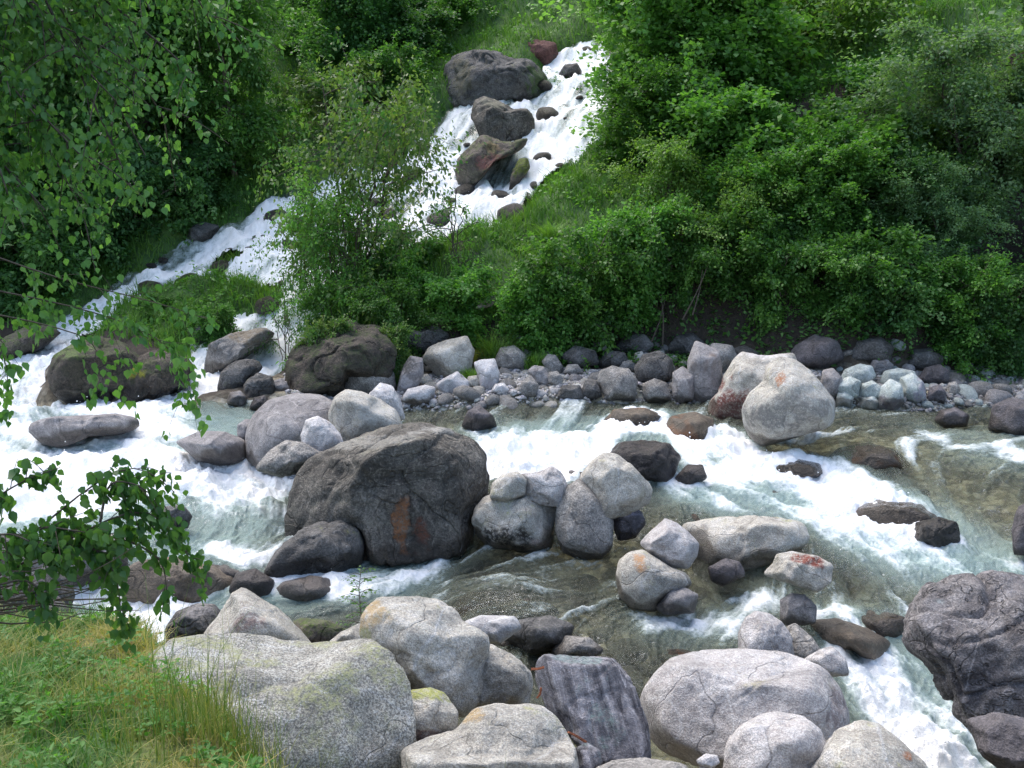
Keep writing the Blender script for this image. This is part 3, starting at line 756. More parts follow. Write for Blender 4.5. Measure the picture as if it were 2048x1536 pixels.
rock('boulder', [(1930,1440),(1990,1425),(2080,1440),(2140,1480),(2120,1560),(2020,1540),(1960,1500)], 'purple', 'low dark wet ledge in the chute under the folded rock', Y=6.1, thick=.9, sub=5, ext=.3)

# --- the middle of the stream
rock('boulder', [(617,917),(668,893),(734,867),(809,848),(863,846),(910,864),(950,884),(972,909),(978,956),(976,990),(950,1036),(946,1073),(915,1098),(812,1106),(781,1104),(700,1095),(600,1090),(570,1072),(567,1034),(577,988),(597,945)], 'big',
     'largest boulder of all, dark and weathered with a rust brown crack near its foot', z=-.38, thick=.85, ext=.15, sub=6, rough=.05, facets=12, cut=.84, box=.6, back=.62, planes=[((-.72,-.15,.68),.66),((.12,-.12,.98),.62),((.1,.9,.42),.8),((-.45,.75,.5),.78),((.85,.1,.5),.8)], mark=[(800,1052,17,52,(.24,.10,.04),.85),(836,1062,18,30,RUSTD,.7),(819,1040,4,55,(.02,.015,.012),1.0),(730,885,110,14,(.33,.32,.29),.5),(880,862,50,10,(.38,.37,.34),.7)])
rock('boulder', [(526,1138),(560,1095),(600,1060),(637,1042),(665,1045),(690,1035),(722,1060),(734,1092),(725,1120),(680,1150),(600,1158),(540,1150)], 'darkgrey', 'low dark slab leaning against the foot of the largest boulder', Y=10.6, thick=.8, sub=5, rough=.07, ext=.3)
rock('boulder', [(491,905),(489,870),(505,830),(535,800),(590,786),(640,789),(672,805),(700,850),(680,900),(600,915),(560,920),(520,922)], 'lilac', 'smooth lilac grey boulder behind the two pale stones', Y=13.6, thick=.9, sub=5, rough=.02, facets=5, cut=.9, sharp=10)
rock('stone', [(474,872),(474,850),(490,838),(510,840),(515,870),(500,885)], 'lilac', 'small lilac grey stone at the far shoulder of the smooth lilac boulder', Y=13.7, sub=4)
rock('boulder', [(656,830),(667,795),(690,779),(720,782),(760,798),(792,820),(806,848),(775,866),(720,885),(690,888),(665,870)], 'granite', 'cream coloured rounded stone perched behind the largest boulder', Y=12.9, thick=.8, sub=5, rough=.03, mark=[(745,820,40,25,WHT,.5)])
rock('stone', [(600,872),(611,840),(635,831),(660,844),(682,868),(688,888),(640,904),(608,896)], 'white', 'small whitish stone between the lilac boulder and the cream stone', Y=12.2, thick=.85, sub=5, rough=.04)
rock('stone', [(508,934),(540,900),(572,880),(605,884),(650,908),(640,930),(560,944)], 'grey', 'low brownish grey stone beneath the small whitish stone', Y=11.9, thick=.8, sub=5, rough=.06)
rock('stone', [(736,790),(760,765),(785,771),(802,800),(810,828),(780,836),(745,812)], 'white', 'white wedge shaped stone behind the cream stone', Y=13.9, sub=5)
rock('boulder', [(350,884),(400,861),(450,863),(490,880),(500,912),(440,922),(390,914)], 'lilac', 'half drowned grey stone upstream of the largest boulder', thick=.8, sub=5, rough=.03, z=.12)
rock('boulder', [(55,862),(60,847),(100,834),(160,831),(230,827),(275,837),(284,850),(240,864),(180,870),(120,887),(80,880)], 'lilac', 'long low grey boulder alone in the white water', thick=.6, sub=5, rough=.05, z=.2)
rock('boulder', [(945,1042),(949,1013),(969,994),(1016,979),(1062,975),(1098,990),(1121,1011),(1110,1054),(1104,1090),(1078,1098),(1039,1096),(980,1088),(955,1070)], 'granite', 'pale stone with the shade of a hollow painted under its front edge', z=-.36, thick=.8, sub=5, rough=.05, ext=.15, mark=[(1010,1076,46,26,(.04,.038,.035),.97),(1085,1085,24,8,(.25,.14,.13),.5)])  # the hollow is only its shade, a near-black colour mark
rock('boulder', [(1109,1054),(1112,1015),(1125,976),(1160,955),(1184,971),(1208,1003),(1228,1042),(1225,1089),(1205,1107),(1164,1110),(1124,1096)], 'grey', 'upright egg shaped grey boulder', z=-.36, thick=.9, sub=5, rough=.025, ext=.15, facets=7, cut=.86, sharp=14)
rock('boulder', [(1158,955),(1180,924),(1207,904),(1234,908),(1262,928),(1287,956),(1306,975),(1300,995),(1254,1014),(1219,1020),(1180,1010)], 'granite', 'pale boulder with a rounded top beside the white fall', Y=11.1, thick=.8, sub=5, rough=.03, cut=.84)
rock('stone', [(978,990),(985,965),(1005,948),(1035,942),(1055,960),(1050,985),(1010,996)], 'granite', 'small pale stone squeezed behind the pale stone with the painted hollow', Y=11.0, sub=4)
rock('stone', [(1040,948),(1075,944),(1105,931),(1126,948),(1136,970),(1120,1002),(1080,998),(1045,985)], 'granite_cool', 'small pinkish stone between the stone with the painted hollow and the egg shaped boulder', Y=11.1, sub=5)
rock('stone', [(1224,1032),(1240,1014),(1262,1011),(1284,1024),(1292,1045),(1272,1068),(1236,1071),(1227,1052)], 'purple', 'small dark stone with a purple sheen painted on its top', z=-.2, sub=5, rough=.05, mark=[(1258,1024,26,12,(.36,.34,.42),.7)])  # the sheen on top is a paler lilac colour mark
rock('boulder', [(1279,1086),(1300,1062),(1331,1036),(1352,1044),(1378,1064),(1399,1087),(1395,1112),(1377,1138),(1340,1136),(1308,1116)], 'granite_cool', 'cube like pinkish stone tilted on its corner', Y=10.15, thick=.9, ext=0, sub=5, rough=.025, box=.6, cut=.72)
rock('boulder', [(1231,1150),(1238,1120),(1258,1104),(1285,1099),(1315,1117),(1342,1135),(1372,1146),(1385,1165),(1345,1190),(1310,1205),(1265,1200),(1238,1180)], 'granite', 'round beige stone with an orange lichen spot under the tilted cube like stone', z=-.47, thick=.85, sub=5, rough=.025, facets=7, cut=.86, sharp=14, mark=[(1278,1125,14,16,(.42,.22,.09),.8)])
rock('boulder', [(1360,1050),(1440,1034),(1500,1032),(1560,1035),(1610,1047),(1621,1075),(1605,1095),(1560,1110),(1500,1130),(1450,1135),(1390,1130)], 'granite', 'long low beige ledge behind the tilted cube like stone', Y=10.9, thick=.5, sub=5, rough=.045, box=.6)
rock('boulder', [(1525,1148),(1545,1128),(1552,1108),(1580,1102),(1630,1110),(1667,1129),(1662,1165),(1636,1184),(1600,1174),(1560,1162)], 'granite', 'slanted pale block with a rust red patch on top', Y=9.5, thick=.7, ext=0, sub=5, rough=.05, box=.55, cut=.72, mark=[(1625,1122,34,9,(.19,.05,.035),1.0),(1545,1125,20,25,(.2,.19,.15),.6)])
rock('stone', [(1415,1135),(1450,1116),(1480,1123),(1492,1150),(1445,1165),(1420,1155)], 'purple', 'small dark stone before the long low ledge', z=-.42, sub=4)
rock('stone', [(1308,1210),(1340,1180),(1370,1174),(1398,1190),(1390,1220),(1330,1222)], 'lilac', 'drowned lilac stone in front of the round beige stone', z=-.48, sub=4)
rock('stone', [(1560,1200),(1581,1186),(1610,1189),(1634,1212),(1632,1240),(1580,1245),(1560,1235)], 'lilac', 'grey stone splitting the thin rapid above the lower chute', z=-.5, sub=5)
rock('boulder', [(1620,1200),(1680,1195),(1740,1215),(1790,1245),(1760,1270),(1690,1255),(1640,1240)], 'brown', 'flat drowned slab between the two lower rapids', z=-.58, sub=4, thick=.9)
rock('boulder', [(1476,1265),(1490,1235),(1510,1221),(1540,1227),(1565,1244),(1585,1275),(1590,1310),(1530,1320),(1478,1308)], 'granite_cool', 'speckled pinkish stone behind the broad pinkish boulder', Y=7.5, sub=5, rough=.03)
rock('boulder', [(1560,1260),(1590,1245),(1625,1275),(1650,1310),(1620,1330),(1570,1320)], 'grey', 'smooth olive grey stone touching the speckled pinkish stone', Y=7.7, sub=4, rough=.02)
rock('stone', [(1606,1318),(1640,1298),(1665,1292),(1693,1320),(1700,1345),(1650,1345)], 'granite_cool', 'small pointed pale stone at the shoulder of the broad pinkish boulder', Y=7.0, sub=4)
rock('boulder', [(882,1180),(895,1130),(925,1088),(1000,1088),(1080,1098),(1120,1130),(1095,1165),(1020,1190),(940,1198)], 'brown', 'flat wet slab with orange brown streaks washed by thin water', z=-.37, thick=.9, sub=5, rough=.03, wet='all', mark=[(1030,1115,70,18,(.3,.15,.06),.8)])
rock('boulder', [(870,1205),(930,1190),(1050,1185),(1150,1200),(1180,1230),(1100,1245),(960,1240)], 'brown', 'dark ribbed ledge just awash below the orange streaked slab', z=-.44, thick=.7, sub=5, rough=.05, wet='all')
rock('boulder', [(925,1245),(960,1230),(1030,1232),(1045,1255),(1000,1280),(940,1275)], 'white', 'pale flat stone at the water edge behind the orange stained boulder', Y=7.6, sub=4, rough=.03)
rock('boulder', [(1000,1270),(1030,1240),(1100,1230),(1150,1250),(1140,1285),(1060,1300)], 'darkgrey', 'dark mottled stone at the water edge beside the pale flat stone', z=-.5, sub=4)
rock('boulder', [(1100,1300),(1130,1270),(1180,1275),(1210,1300),(1170,1320),(1120,1318)], 'grey', 'drowned rounded stone behind the slate block', z=-.53, sub=4)
rock('boulder', [(1218,890),(1240,869),(1290,864),(1342,871),(1362,900),(1345,940),(1290,950),(1258,932),(1228,908)], 'purple', 'dark purple rock in the middle of the white fall', z=.02, thick=.9, sub=5, rough=.09, wet='all')
rock('stone', [(1350,945),(1375,920),(1405,920),(1415,945),(1390,962),(1360,960)], 'purple', 'small wet knob just below the dark purple rock', z=0, sub=4, wet='all')
rock('boulder', [(1525,905),(1550,885),(1600,878),(1645,888),(1650,910),(1590,920),(1540,918)], 'brown', 'brown mound just awash below the iron pinned boulder', z=.17, sub=4, thick=.8, wet='all')
rock('boulder', [(1640,875),(1680,835),(1740,822),(1800,838),(1830,870),(1780,900),(1700,905)], 'brown', 'broad brown ledge under thin sliding water beside the iron pinned boulder', z=.22, sub=5, thick=.8, rough=.04, wet='all')
rock('boulder', [(1820,1045),(1835,1010),(1880,998),(1920,1010),(1925,1045),(1880,1062)], 'darkgrey', 'dark wet knob where the right rapid pours over', z=-.15, sub=5, rough=.07, wet='all')
rock('boulder', [(1700,960),(1760,930),(1850,940),(1900,975),(1850,1000),(1760,1000)], 'brown', 'large brown drowned ledge upstream of the dark wet knob', z=.05, sub=4, thick=.8, wet='all')
rock('boulder', [(2023,1055),(2035,1015),(2060,998),(2110,1020),(2110,1095),(2030,1092)], 'purple', 'dark stone at the frame edge beyond the folded rock', z=-.2, sub=4)
rock('boulder', [(1670,1170),(1740,1130),(1820,1150),(1830,1190),(1760,1215),(1690,1200)], 'brown', 'brown drowned slab near the folded rock', z=-.5, sub=4, thick=.8, wet='all')

# --- near left, under the birch branch
rock('boulder', [(235,1110),(270,1080),(350,1070),(430,1090),(480,1120),(440,1160),(330,1175),(250,1165)], 'brown', 'broad brownish rock behind the hanging birch leaves', z=-.42, thick=.8, sub=5, rough=.06)
rock('boulder', [(100,1120),(140,1080),(210,1060),(260,1080),(255,1130),(180,1160),(110,1155)], 'grey', 'grey rock seen through the birch leaves', z=-.4, thick=.8, sub=4, rough=.06)
rock('boulder', [(-60,1120),(-20,1070),(60,1070),(130,1110),(150,1180),(120,1260),(20,1280),(-60,1250)], 'darkgrey', 'dark rock under the birch twigs at the grassy bank', Y=7.6, thick=.9, sub=5, rough=.08)
rock('boulder', [(78,1235),(90,1200),(115,1190),(138,1215),(136,1255),(100,1270)], 'purple', 'dark rounded stone at the edge of the grassy bank', Y=7.2, thick=.9, sub=4)
rock('boulder', [(130,1290),(150,1240),(200,1225),(250,1240),(270,1290),(200,1320)], 'grey', 'grey flat stone poking out from the end of the grassy bank', Y=6.9, thick=.9, sub=4)
rock('boulder', [(310,1045),(330,1012),(365,1008),(385,1030),(375,1050)], 'darkgrey', 'dark stone tip poking out of the pool behind the birch leaves', z=-.1, sub=4)
rock('boulder', [(455,1170),(470,1135),(510,1125),(550,1150),(545,1180),(490,1185)], 'purple', 'purple grey stone awash beside the low dark slab', z=-.42, sub=4, wet='all')
rock('boulder', [(535,1165),(560,1135),(620,1122),(670,1130),(695,1155),(650,1178),(570,1182)], 'lilac', 'wet grey hump with water sliding over it', z=-.42, sub=4, wet='all')
rock('boulder', [(380,1120),(410,1100),(455,1108),(490,1130),(450,1150),(400,1148)], 'lilac', 'wet lilac stone beside the little white spout', z=-.4, sub=4, wet='all')
rock('boulder', [(405,1215),(440,1180),(470,1170),(500,1185),(480,1220),(430,1235)], 'purple', 'purple wet stone just behind the beige pyramid stone', Y=7.9, sub=4, wet='all')
rock('stone', [(192,1385),(210,1365),(250,1370),(272,1390),(260,1415),(210,1410)], 'lilac', 'small grey stone lying in the dry grass', Y=4.95, sub=4, wet=-9)
rock('stone', [(85,1330),(105,1315),(135,1318),(150,1335),(125,1350),(95,1348)], 'lilac', 'flat brownish stone lying in the yellow grass', Y=5.3, sub=4, wet=-9)
rock('boulder', [(560,1260),(600,1235),(660,1240),(700,1262),(680,1290),(600,1290)], 'earthy', 'low mossy stone at the foot of the leafy sapling', Y=7.3, sub=4)

# --- the far bank
rock('boulder', [(1485,813),(1500,786),(1528,760),(1533,728),(1560,712),(1592,718),(1626,746),(1649,774),(1670,803),(1670,830),(1664,848),(1601,866),(1523,886),(1498,866),(1485,841)], 'granite', 'big round boulder with a rusty iron pin in its pale face', z=.27, thick=.85, ext=.1, sub=6, rough=.02, facets=7, cut=.86, sharp=14,
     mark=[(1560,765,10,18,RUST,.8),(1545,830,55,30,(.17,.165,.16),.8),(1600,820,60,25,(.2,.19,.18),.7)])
rock('boulder', [(1408,835),(1420,800),(1437,785),(1446,752),(1468,719),(1484,703),(1530,711),(1588,705),(1596,730),(1570,790),(1530,850),(1480,856),(1415,850)], 'granite', 'boulder with a white top and rust red base behind the iron pinned boulder', Y=15.6, thick=.8, ext=.1, sub=5, rough=.035, mark=[(1455,815,48,45,MAR,1.0),(1440,845,50,25,(.2,.08,.05),.9),(1540,712,50,10,(.62,.6,.6),.8)])
FB = [
 ('boulder',(685,790),(695,722),(735,719),(757,734),(787,741),(795,775),(740,792),'grey','square shouldered grey boulder beside the rooty dark bank'),
 ('boulder',(843,718),(856,694),(890,680),(935,671),(950,700),(942,738),(915,754),(880,750),'granite','large pale slanted boulder at the foot of the grass tuft'),
 ('boulder',(793,775),(805,735),(820,711),(846,716),(848,748),(828,782),(805,788),'lilac','upright stone streaked black and white'),
 ('stone',(947,725),(960,719),(990,717),(1000,745),(996,768),(982,778),(962,772),'white','upright whitish stone with a square top'),
 ('stone',(871,768),(890,755),(915,742),(938,762),(940,790),(885,790),'white','white rounded stone in front of the large pale slanted boulder'),
 ('stone',(800,800),(815,778),(850,769),(872,775),(868,803),(830,810),'white','flat white stone behind the gravel'),
 ('stone',(832,768),(840,750),(855,747),(868,763),(860,773),'granite','small beige stone between streaked stone and white stone'),
 ('stone',(929,772),(936,753),(955,750),(968,765),(960,778),'granite','egg sized beige stone left of the upright whitish stone'),
 ('stone',(981,783),(990,768),(1008,765),(1020,780),(1010,788),'white','small pointed pale stone below the upright whitish stone'),
 ('boulder',(1054,742),(1068,730),(1088,733),(1102,755),(1098,772),(1072,768),'lilac','smooth blue grey oval cobble'),
 ('boulder',(1083,722),(1095,708),(1112,710),(1128,735),(1120,752),(1095,748),'grey','brownish grey cobble behind the blue grey oval cobble'),
 ('stone',(1094,765),(1098,744),(1115,742),(1128,758),(1120,772),'grey','round cobble right beside the blue grey oval cobble'),
 ('stone',(1034,780),(1045,760),(1062,750),(1078,770),(1072,790),(1045,792),'grey','tilted grey cobble below the blue grey oval cobble'),
 ('stone',(1126,745),(1135,729),(1155,728),(1168,745),(1150,754),'grey','flat topped cobble next to the dark gap'),
 ('boulder',(1193,765),(1200,740),(1225,731),(1258,738),(1276,760),(1270,798),(1215,800),'grey','big smooth dome shaped grey stone'),
 ('boulder',(1268,735),(1285,708),(1320,701),(1346,718),(1348,752),(1310,768),(1275,760),'darkgrey','rough dark round stone behind the cobbles'),
 ('boulder',(1279,795),(1283,768),(1310,756),(1335,766),(1344,795),(1320,806),(1290,806),'grey','rounded speckled cobble below the rough dark round stone'),
 ('boulder',(1342,795),(1345,745),(1365,732),(1390,750),(1388,795),(1360,802),'lilac','upright lilac stone beside the speckled cobble'),
 ('boulder',(1370,790),(1375,720),(1390,680),(1415,690),(1440,700),(1450,790),(1400,800),'lilac','tall lilac grey slab behind the red dead branch'),
 ('stone',(1264,725),(1270,705),(1285,702),(1294,720),(1285,730),'granite','small pale stone perched behind the rough dark stone'),
 ('stone',(1234,738),(1245,719),(1265,720),(1275,738),(1255,745),'grey','small grey stone above the dome shaped stone'),
 ('boulder',(930,722),(945,697),(975,696),(990,722),(960,730),'earthy','moss covered stone with a bright yellow green top'),
 ('boulder',(985,728),(1000,695),(1030,690),(1055,712),(1050,735),(1010,738),'grey','tangled grey root covered stone'),
 ('boulder',(1008,690),(1020,662),(1045,655),(1075,672),(1080,692),(1040,698),'green','pale green white stone under the bush edge'),
 ('boulder',(1195,830),(1230,798),(1290,795),(1330,812),(1310,836),(1240,842),'brown','flat brown stone at the head of the white fall'),
 ('boulder',(1315,855),(1340,805),(1390,795),(1430,810),(1430,855),(1370,868),'brown','dark brown ledge between the white fall and the red based boulder'),
 ('boulder',(922,850),(935,822),(958,810),(985,830),(995,850),(950,858),'purple','low smooth purple grey stone in the shallows'),
 ('boulder',(1678,760),(1690,738),(1720,727),(1745,732),(1753,752),(1735,768),(1700,772),'green','largest of the smooth pale green stones'),
 ('boulder',(1660,785),(1675,762),(1700,752),(1722,762),(1718,790),(1685,798),'green','pale green stone nearest the iron pinned boulder'),
 ('boulder',(1715,790),(1722,768),(1745,760),(1765,775),(1758,795),(1730,798),'green','pale green stone in the middle of the green heap'),
 ('boulder',(1750,815),(1758,775),(1780,757),(1803,768),(1810,800),(1790,822),'green','pale green stone at the front of the heap with a grey wet foot'),
 ('boulder',(1757,768),(1768,742),(1795,736),(1830,742),(1838,765),(1800,775),'green','pale green stone at the back of the heap'),
 ('boulder',(1797,790),(1800,755),(1825,744),(1848,765),(1854,795),(1830,806),'green','tall pale green and lilac stone at the end of the heap'),
 ('stone',(1668,812),(1675,785),(1690,779),(1708,795),(1703,818),'green','small square pale green stone'),
 ('stone',(1708,815),(1720,795),(1745,790),(1765,805),(1755,820),'green','flat greenish white stone at the very front of the heap'),
 ('boulder',(1832,760),(1850,735),(1880,728),(1900,742),(1898,762),(1860,768),'purple','dark purple stone beyond the green heap'),
 ('boulder',(1852,802),(1858,775),(1880,768),(1893,785),(1890,804),'purple','purple grey cobble beside the fine gravel'),
 ('stone',(1892,788),(1896,766),(1912,762),(1922,778),(1915,790),'grey','small grey cobble beside the fine gravel'),
 ('boulder',(1735,742),(1745,718),(1770,714),(1788,730),(1780,748),'lilac','grey lilac stone just above the green heap'),
 ('boulder',(1975,855),(1985,810),(2020,795),(2080,805),(2090,860),(2020,872),'purple','wide dark violet rock at the far shore'),
 ('boulder',(1868,838),(1880,820),(1910,814),(1940,830),(1935,850),(1890,852),'purple','low violet stone awash near the far shore'),
 ('boulder',(1565,725),(1590,690),(1630,668),(1675,680),(1690,715),(1640,735),'purple','long dark slab under the bushes behind the white topped boulder'),
 ('boulder',(1635,800),(1645,740),(1665,735),(1685,755),(1680,790),'lilac','stone squeezed behind the iron pinned boulder'),
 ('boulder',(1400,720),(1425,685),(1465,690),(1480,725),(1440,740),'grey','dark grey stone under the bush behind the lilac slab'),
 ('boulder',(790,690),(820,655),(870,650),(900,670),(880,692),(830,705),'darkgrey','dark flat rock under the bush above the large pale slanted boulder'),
 ('boulder',(1120,712),(1150,690),(1190,700),(1200,725),(1150,735),'darkgrey','dark stone in the shade under the low bush'),  # dark grey on these shaded bank stones paints in some of the shade
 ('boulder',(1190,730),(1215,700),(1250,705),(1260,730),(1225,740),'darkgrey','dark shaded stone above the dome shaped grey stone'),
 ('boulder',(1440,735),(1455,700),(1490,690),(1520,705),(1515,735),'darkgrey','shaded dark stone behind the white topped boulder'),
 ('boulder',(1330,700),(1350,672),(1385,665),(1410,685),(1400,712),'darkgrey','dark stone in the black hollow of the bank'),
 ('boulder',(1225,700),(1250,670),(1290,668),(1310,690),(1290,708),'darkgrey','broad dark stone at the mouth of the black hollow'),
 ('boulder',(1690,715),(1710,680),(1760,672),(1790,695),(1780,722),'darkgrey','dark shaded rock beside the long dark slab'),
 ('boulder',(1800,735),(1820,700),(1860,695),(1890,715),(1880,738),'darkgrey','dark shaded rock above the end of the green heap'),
 ('stone',(1160,790),(1170,760),(1195,762),(1205,790),(1180,800),'darkgrey','dark cobble leaning on the dome shaped grey stone'),
 ('stone',(1110,795),(1125,770),(1160,770),(1170,795),(1140,805),'darkgrey','dark flat cobble at the shore before the blue grey oval cobble'),
]
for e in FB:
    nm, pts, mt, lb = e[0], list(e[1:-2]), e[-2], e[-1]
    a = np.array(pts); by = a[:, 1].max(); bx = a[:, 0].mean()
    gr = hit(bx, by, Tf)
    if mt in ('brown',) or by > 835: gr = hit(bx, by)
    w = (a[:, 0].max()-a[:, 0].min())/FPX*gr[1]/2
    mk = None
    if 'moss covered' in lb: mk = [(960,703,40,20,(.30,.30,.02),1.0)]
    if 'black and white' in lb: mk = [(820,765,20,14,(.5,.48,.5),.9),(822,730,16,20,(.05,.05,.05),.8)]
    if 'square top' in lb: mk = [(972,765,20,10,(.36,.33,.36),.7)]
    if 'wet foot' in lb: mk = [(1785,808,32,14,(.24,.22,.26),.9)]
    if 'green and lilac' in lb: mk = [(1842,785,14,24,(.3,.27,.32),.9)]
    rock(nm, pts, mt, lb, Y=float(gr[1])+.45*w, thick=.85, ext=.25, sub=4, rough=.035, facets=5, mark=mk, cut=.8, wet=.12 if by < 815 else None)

# --- stones of the cascade
CR = [
 ('boulder',[(882,178),(889,135),(905,114),(945,99),(980,101),(1020,116),(1060,119),(1092,150),(1104,188),(1060,200),(1000,208),(930,205),(893,195)],'darkgrey','large craggy grey rock topped with plants beside the top of the cascade',6,[(1085,165,30,40,(.07,.12,.03),.9),(925,150,22,40,(.16,.15,.09),.6)]),
 ('boulder',[(942,235),(948,204),(965,191),(1000,203),(1030,219),(1055,217),(1070,240),(1070,262),(1047,284),(1000,290),(962,270)],'big','dark smooth boulder standing in the cascade',5,[(985,208,30,9,(.22,.21,.15),.7)]),
 ('boulder',[(910,360),(914,320),(940,290),(965,268),(1005,283),(1030,283),(1058,274),(1042,302),(992,322),(962,350),(922,380)],'earthy','brown rocky rib parting the two arms of the cascade',5,[(980,325,30,20,(.2,.08,.07),.8),(985,295,16,12,(.25,.17,.09),.7)]),
 ('stone',[(1017,374),(1023,345),(1038,317),(1055,315),(1061,335),(1044,362),(1032,379)],'earthy','mossy finger of rock in the white cascade',4,[(1045,330,22,22,(.12,.16,.02),.9)]),
 ('boulder',[(1032,110),(1040,85),(1075,78),(1112,85),(1120,115),(1095,138),(1050,125)],'red','reddish broken rock face over the cascade top',4,None),
 ('stone',[(1115,150),(1130,128),(1155,126),(1165,145),(1145,158)],'darkgrey','wet dark stone at the lip of the cascade',4,None),
 ('stone',[(825,300),(838,280),(858,282),(865,302),(845,312)],'darkgrey','small wet rock at the edge of the upper cascade arm',4,None),
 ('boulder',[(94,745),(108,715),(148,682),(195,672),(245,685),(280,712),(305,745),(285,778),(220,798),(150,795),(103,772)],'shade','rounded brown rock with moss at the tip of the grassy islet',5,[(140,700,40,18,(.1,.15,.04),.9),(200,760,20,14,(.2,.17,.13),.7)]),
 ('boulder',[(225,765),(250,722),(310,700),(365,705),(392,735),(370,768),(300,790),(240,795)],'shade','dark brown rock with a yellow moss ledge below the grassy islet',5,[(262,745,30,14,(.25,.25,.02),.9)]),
 ('boulder',[(382,680),(392,648),(430,640),(448,655),(442,678),(405,690)],'darkgrey','black wet rock where the thin side fall begins',4,None),
 ('boulder',[(405,738),(418,690),(465,665),(530,655),(552,668),(515,700),(460,724),(425,745)],'grey','sloping slab between the side fall and the main white run',5,[(500,670,40,20,(.16,.11,.05),.6)]),
 ('boulder',[(432,785),(440,745),(470,721),(510,717),(528,735),(495,765),(455,792)],'darkgrey','dark wet stone in the foot of the cascade',4,None),
 ('boulder',[(482,800),(488,765),(515,745),(545,752),(552,785),(525,802)],'darkgrey','dark glistening stone beside the foot of the cascade',4,None),
 ('stone',[(538,792),(545,762),(565,755),(580,775),(572,798)],'lilac','purplish stone at the foot of the rooty dark bank',4,None),
 ('stone',[(453,805),(460,785),(480,780),(495,795),(488,812)],'lilac','small lilac stone near the shore below the dark glistening stone',4,None),
 ('stone',[(498,815),(508,795),(530,790),(545,806),(532,820)],'purple','small purple stone near the smooth lilac grey boulder',4,None),
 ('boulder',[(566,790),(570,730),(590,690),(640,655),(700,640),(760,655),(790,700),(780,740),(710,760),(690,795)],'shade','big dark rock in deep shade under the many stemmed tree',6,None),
 ('boulder',[(372,482),(378,455),(405,444),(438,450),(436,478),(400,490)],'darkgrey','flat dark rock at the edge of the trees by the upper stream',4,None),
 ('boulder',[(-20,712),(0,680),(45,655),(100,650),(125,665),(90,690),(30,712)],'earthy','brown rock on the far bank beside the left stream mouth',4,None),
 ('boulder',[(870,545),(885,500),(920,482),(975,488),(1000,515),(960,560),(900,565)],'earthy','brown earthy rock half hidden by bushes below the cascade',4,None),
 ('stone',[(800,360),(815,340),(840,342),(845,360),(820,370)],'darkgrey','wet rock breaking the cascade behind the many stemmed tree',4,None),
 ('stone',[(1030,60),(1045,35),(1070,38),(1080,62),(1055,75)],'darkgrey','dark rock high on the slope above the red rock face',4,None),
]
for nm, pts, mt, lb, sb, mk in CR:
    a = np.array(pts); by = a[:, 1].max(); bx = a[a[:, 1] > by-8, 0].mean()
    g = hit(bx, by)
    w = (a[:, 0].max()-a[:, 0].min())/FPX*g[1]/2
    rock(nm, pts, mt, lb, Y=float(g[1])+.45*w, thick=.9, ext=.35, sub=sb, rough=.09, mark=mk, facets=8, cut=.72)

# --- little cobbles that fill the gravel bar and the stream bed; each its own stone
rnd = random.Random(5)
PC = []
for k in range(7):
    rs_ = np.random.RandomState(400+k)
    ph = rs_.uniform(0, 6, 3)
    Rf = lambda t, ph=ph: 1 + .14*np.sin(2*t+ph[0]) + .07*np.sin(3*t+ph[1])
    P, f = stone_shape(3, Rf, .75, 400+k, .8, 9, .03, 0, .82, (), 12)
    PC.append((P, f))
cob_mesh = {}
def cobble(x, y, z, s, mat, label, group, wet, rot):
    k = rnd.randrange(7); key = (k, mat, wet)
    sq = rnd.uniform(.55, .85)
    if key not in cob_mesh:
        P, f = PC[k]
        o = mesh_obj('cobble', P, f, MR[mat], attrs={'wet': ('FLOAT', np.full(len(P), float(wet))), 'mark': ('FLOAT_COLOR', np.zeros((len(P), 4)))})
        cob_mesh[key] = o.data
    else:
        o = bpy.data.objects.new('cobble', cob_mesh[key]); COL.objects.link(o)
    o.location = (x, y, z); o.scale = (s, s*rnd.uniform(.7, 1), s*sq)
    o.rotation_euler = (rnd.uniform(-.4, .4), rnd.uniform(-.4, .4), rot)
    tag(o, label, 'cobble', group)
occ = [(f_[0], f_[1], max(f_[2], f_[3])*.8) for f_ in ROCK_FOOT]
def free(x, y, s):
    for a, b, r in occ:
        if (a-x)**2+(b-y)**2 < (r+s*.75)**2: return False
    return True
cnt = 0
for tr in range(9000):
    px = rnd.uniform(690, 2100); py = rnd.uniform(690, 822)
    if cnt >= 225: break
    if 1480 < px < 1660: continue
    g = hit(px, py, Tf)
    s = .09 + .2*rnd.random()**1.8
    if g[1] < 14.2 or not free(g[0], g[1], s*.8): continue
    occ.append((g[0], g[1], s*.72)); cnt += 1
    right = px > 1660
    mat = rnd.choice(['grey', 'granite', 'lilac', 'grey' if px > 1100 else 'white', 'white' if px < 1250 else 'granite_cool', 'granite'] if not right else ['green', 'lilac', 'green', 'grey', 'granite_cool'])
    cobble(g[0], g[1], g[2]+s*.15, s, mat, 'rounded cobble lying loose among many others on the far gravel bar', 'loose cobbles of the far gravel bar', 0, rnd.uniform(0, 6))
cnt = 0
for tr in range(6000):
    px = rnd.uniform(850, 1850); py = rnd.uniform(900, 1340)
    if cnt >= 60: break
    g = hit(px, py)
    s = .1 + .22*rnd.random()**1.6
    if bil(M, g[0], g[1]) < .9 or bil(F, g[0], g[1]) > .5 or not free(g[0], g[1], s): continue
    occ.append((g[0], g[1], s)); cnt += 1
    cobble(g[0], g[1], g[2]-.16, s, rnd.choice(['grey', 'brown', 'granite', 'lilac']), 'drowned cobble seen through clear water on the stream bed', 'drowned cobbles of the stream bed', 1, rnd.uniform(0, 6))

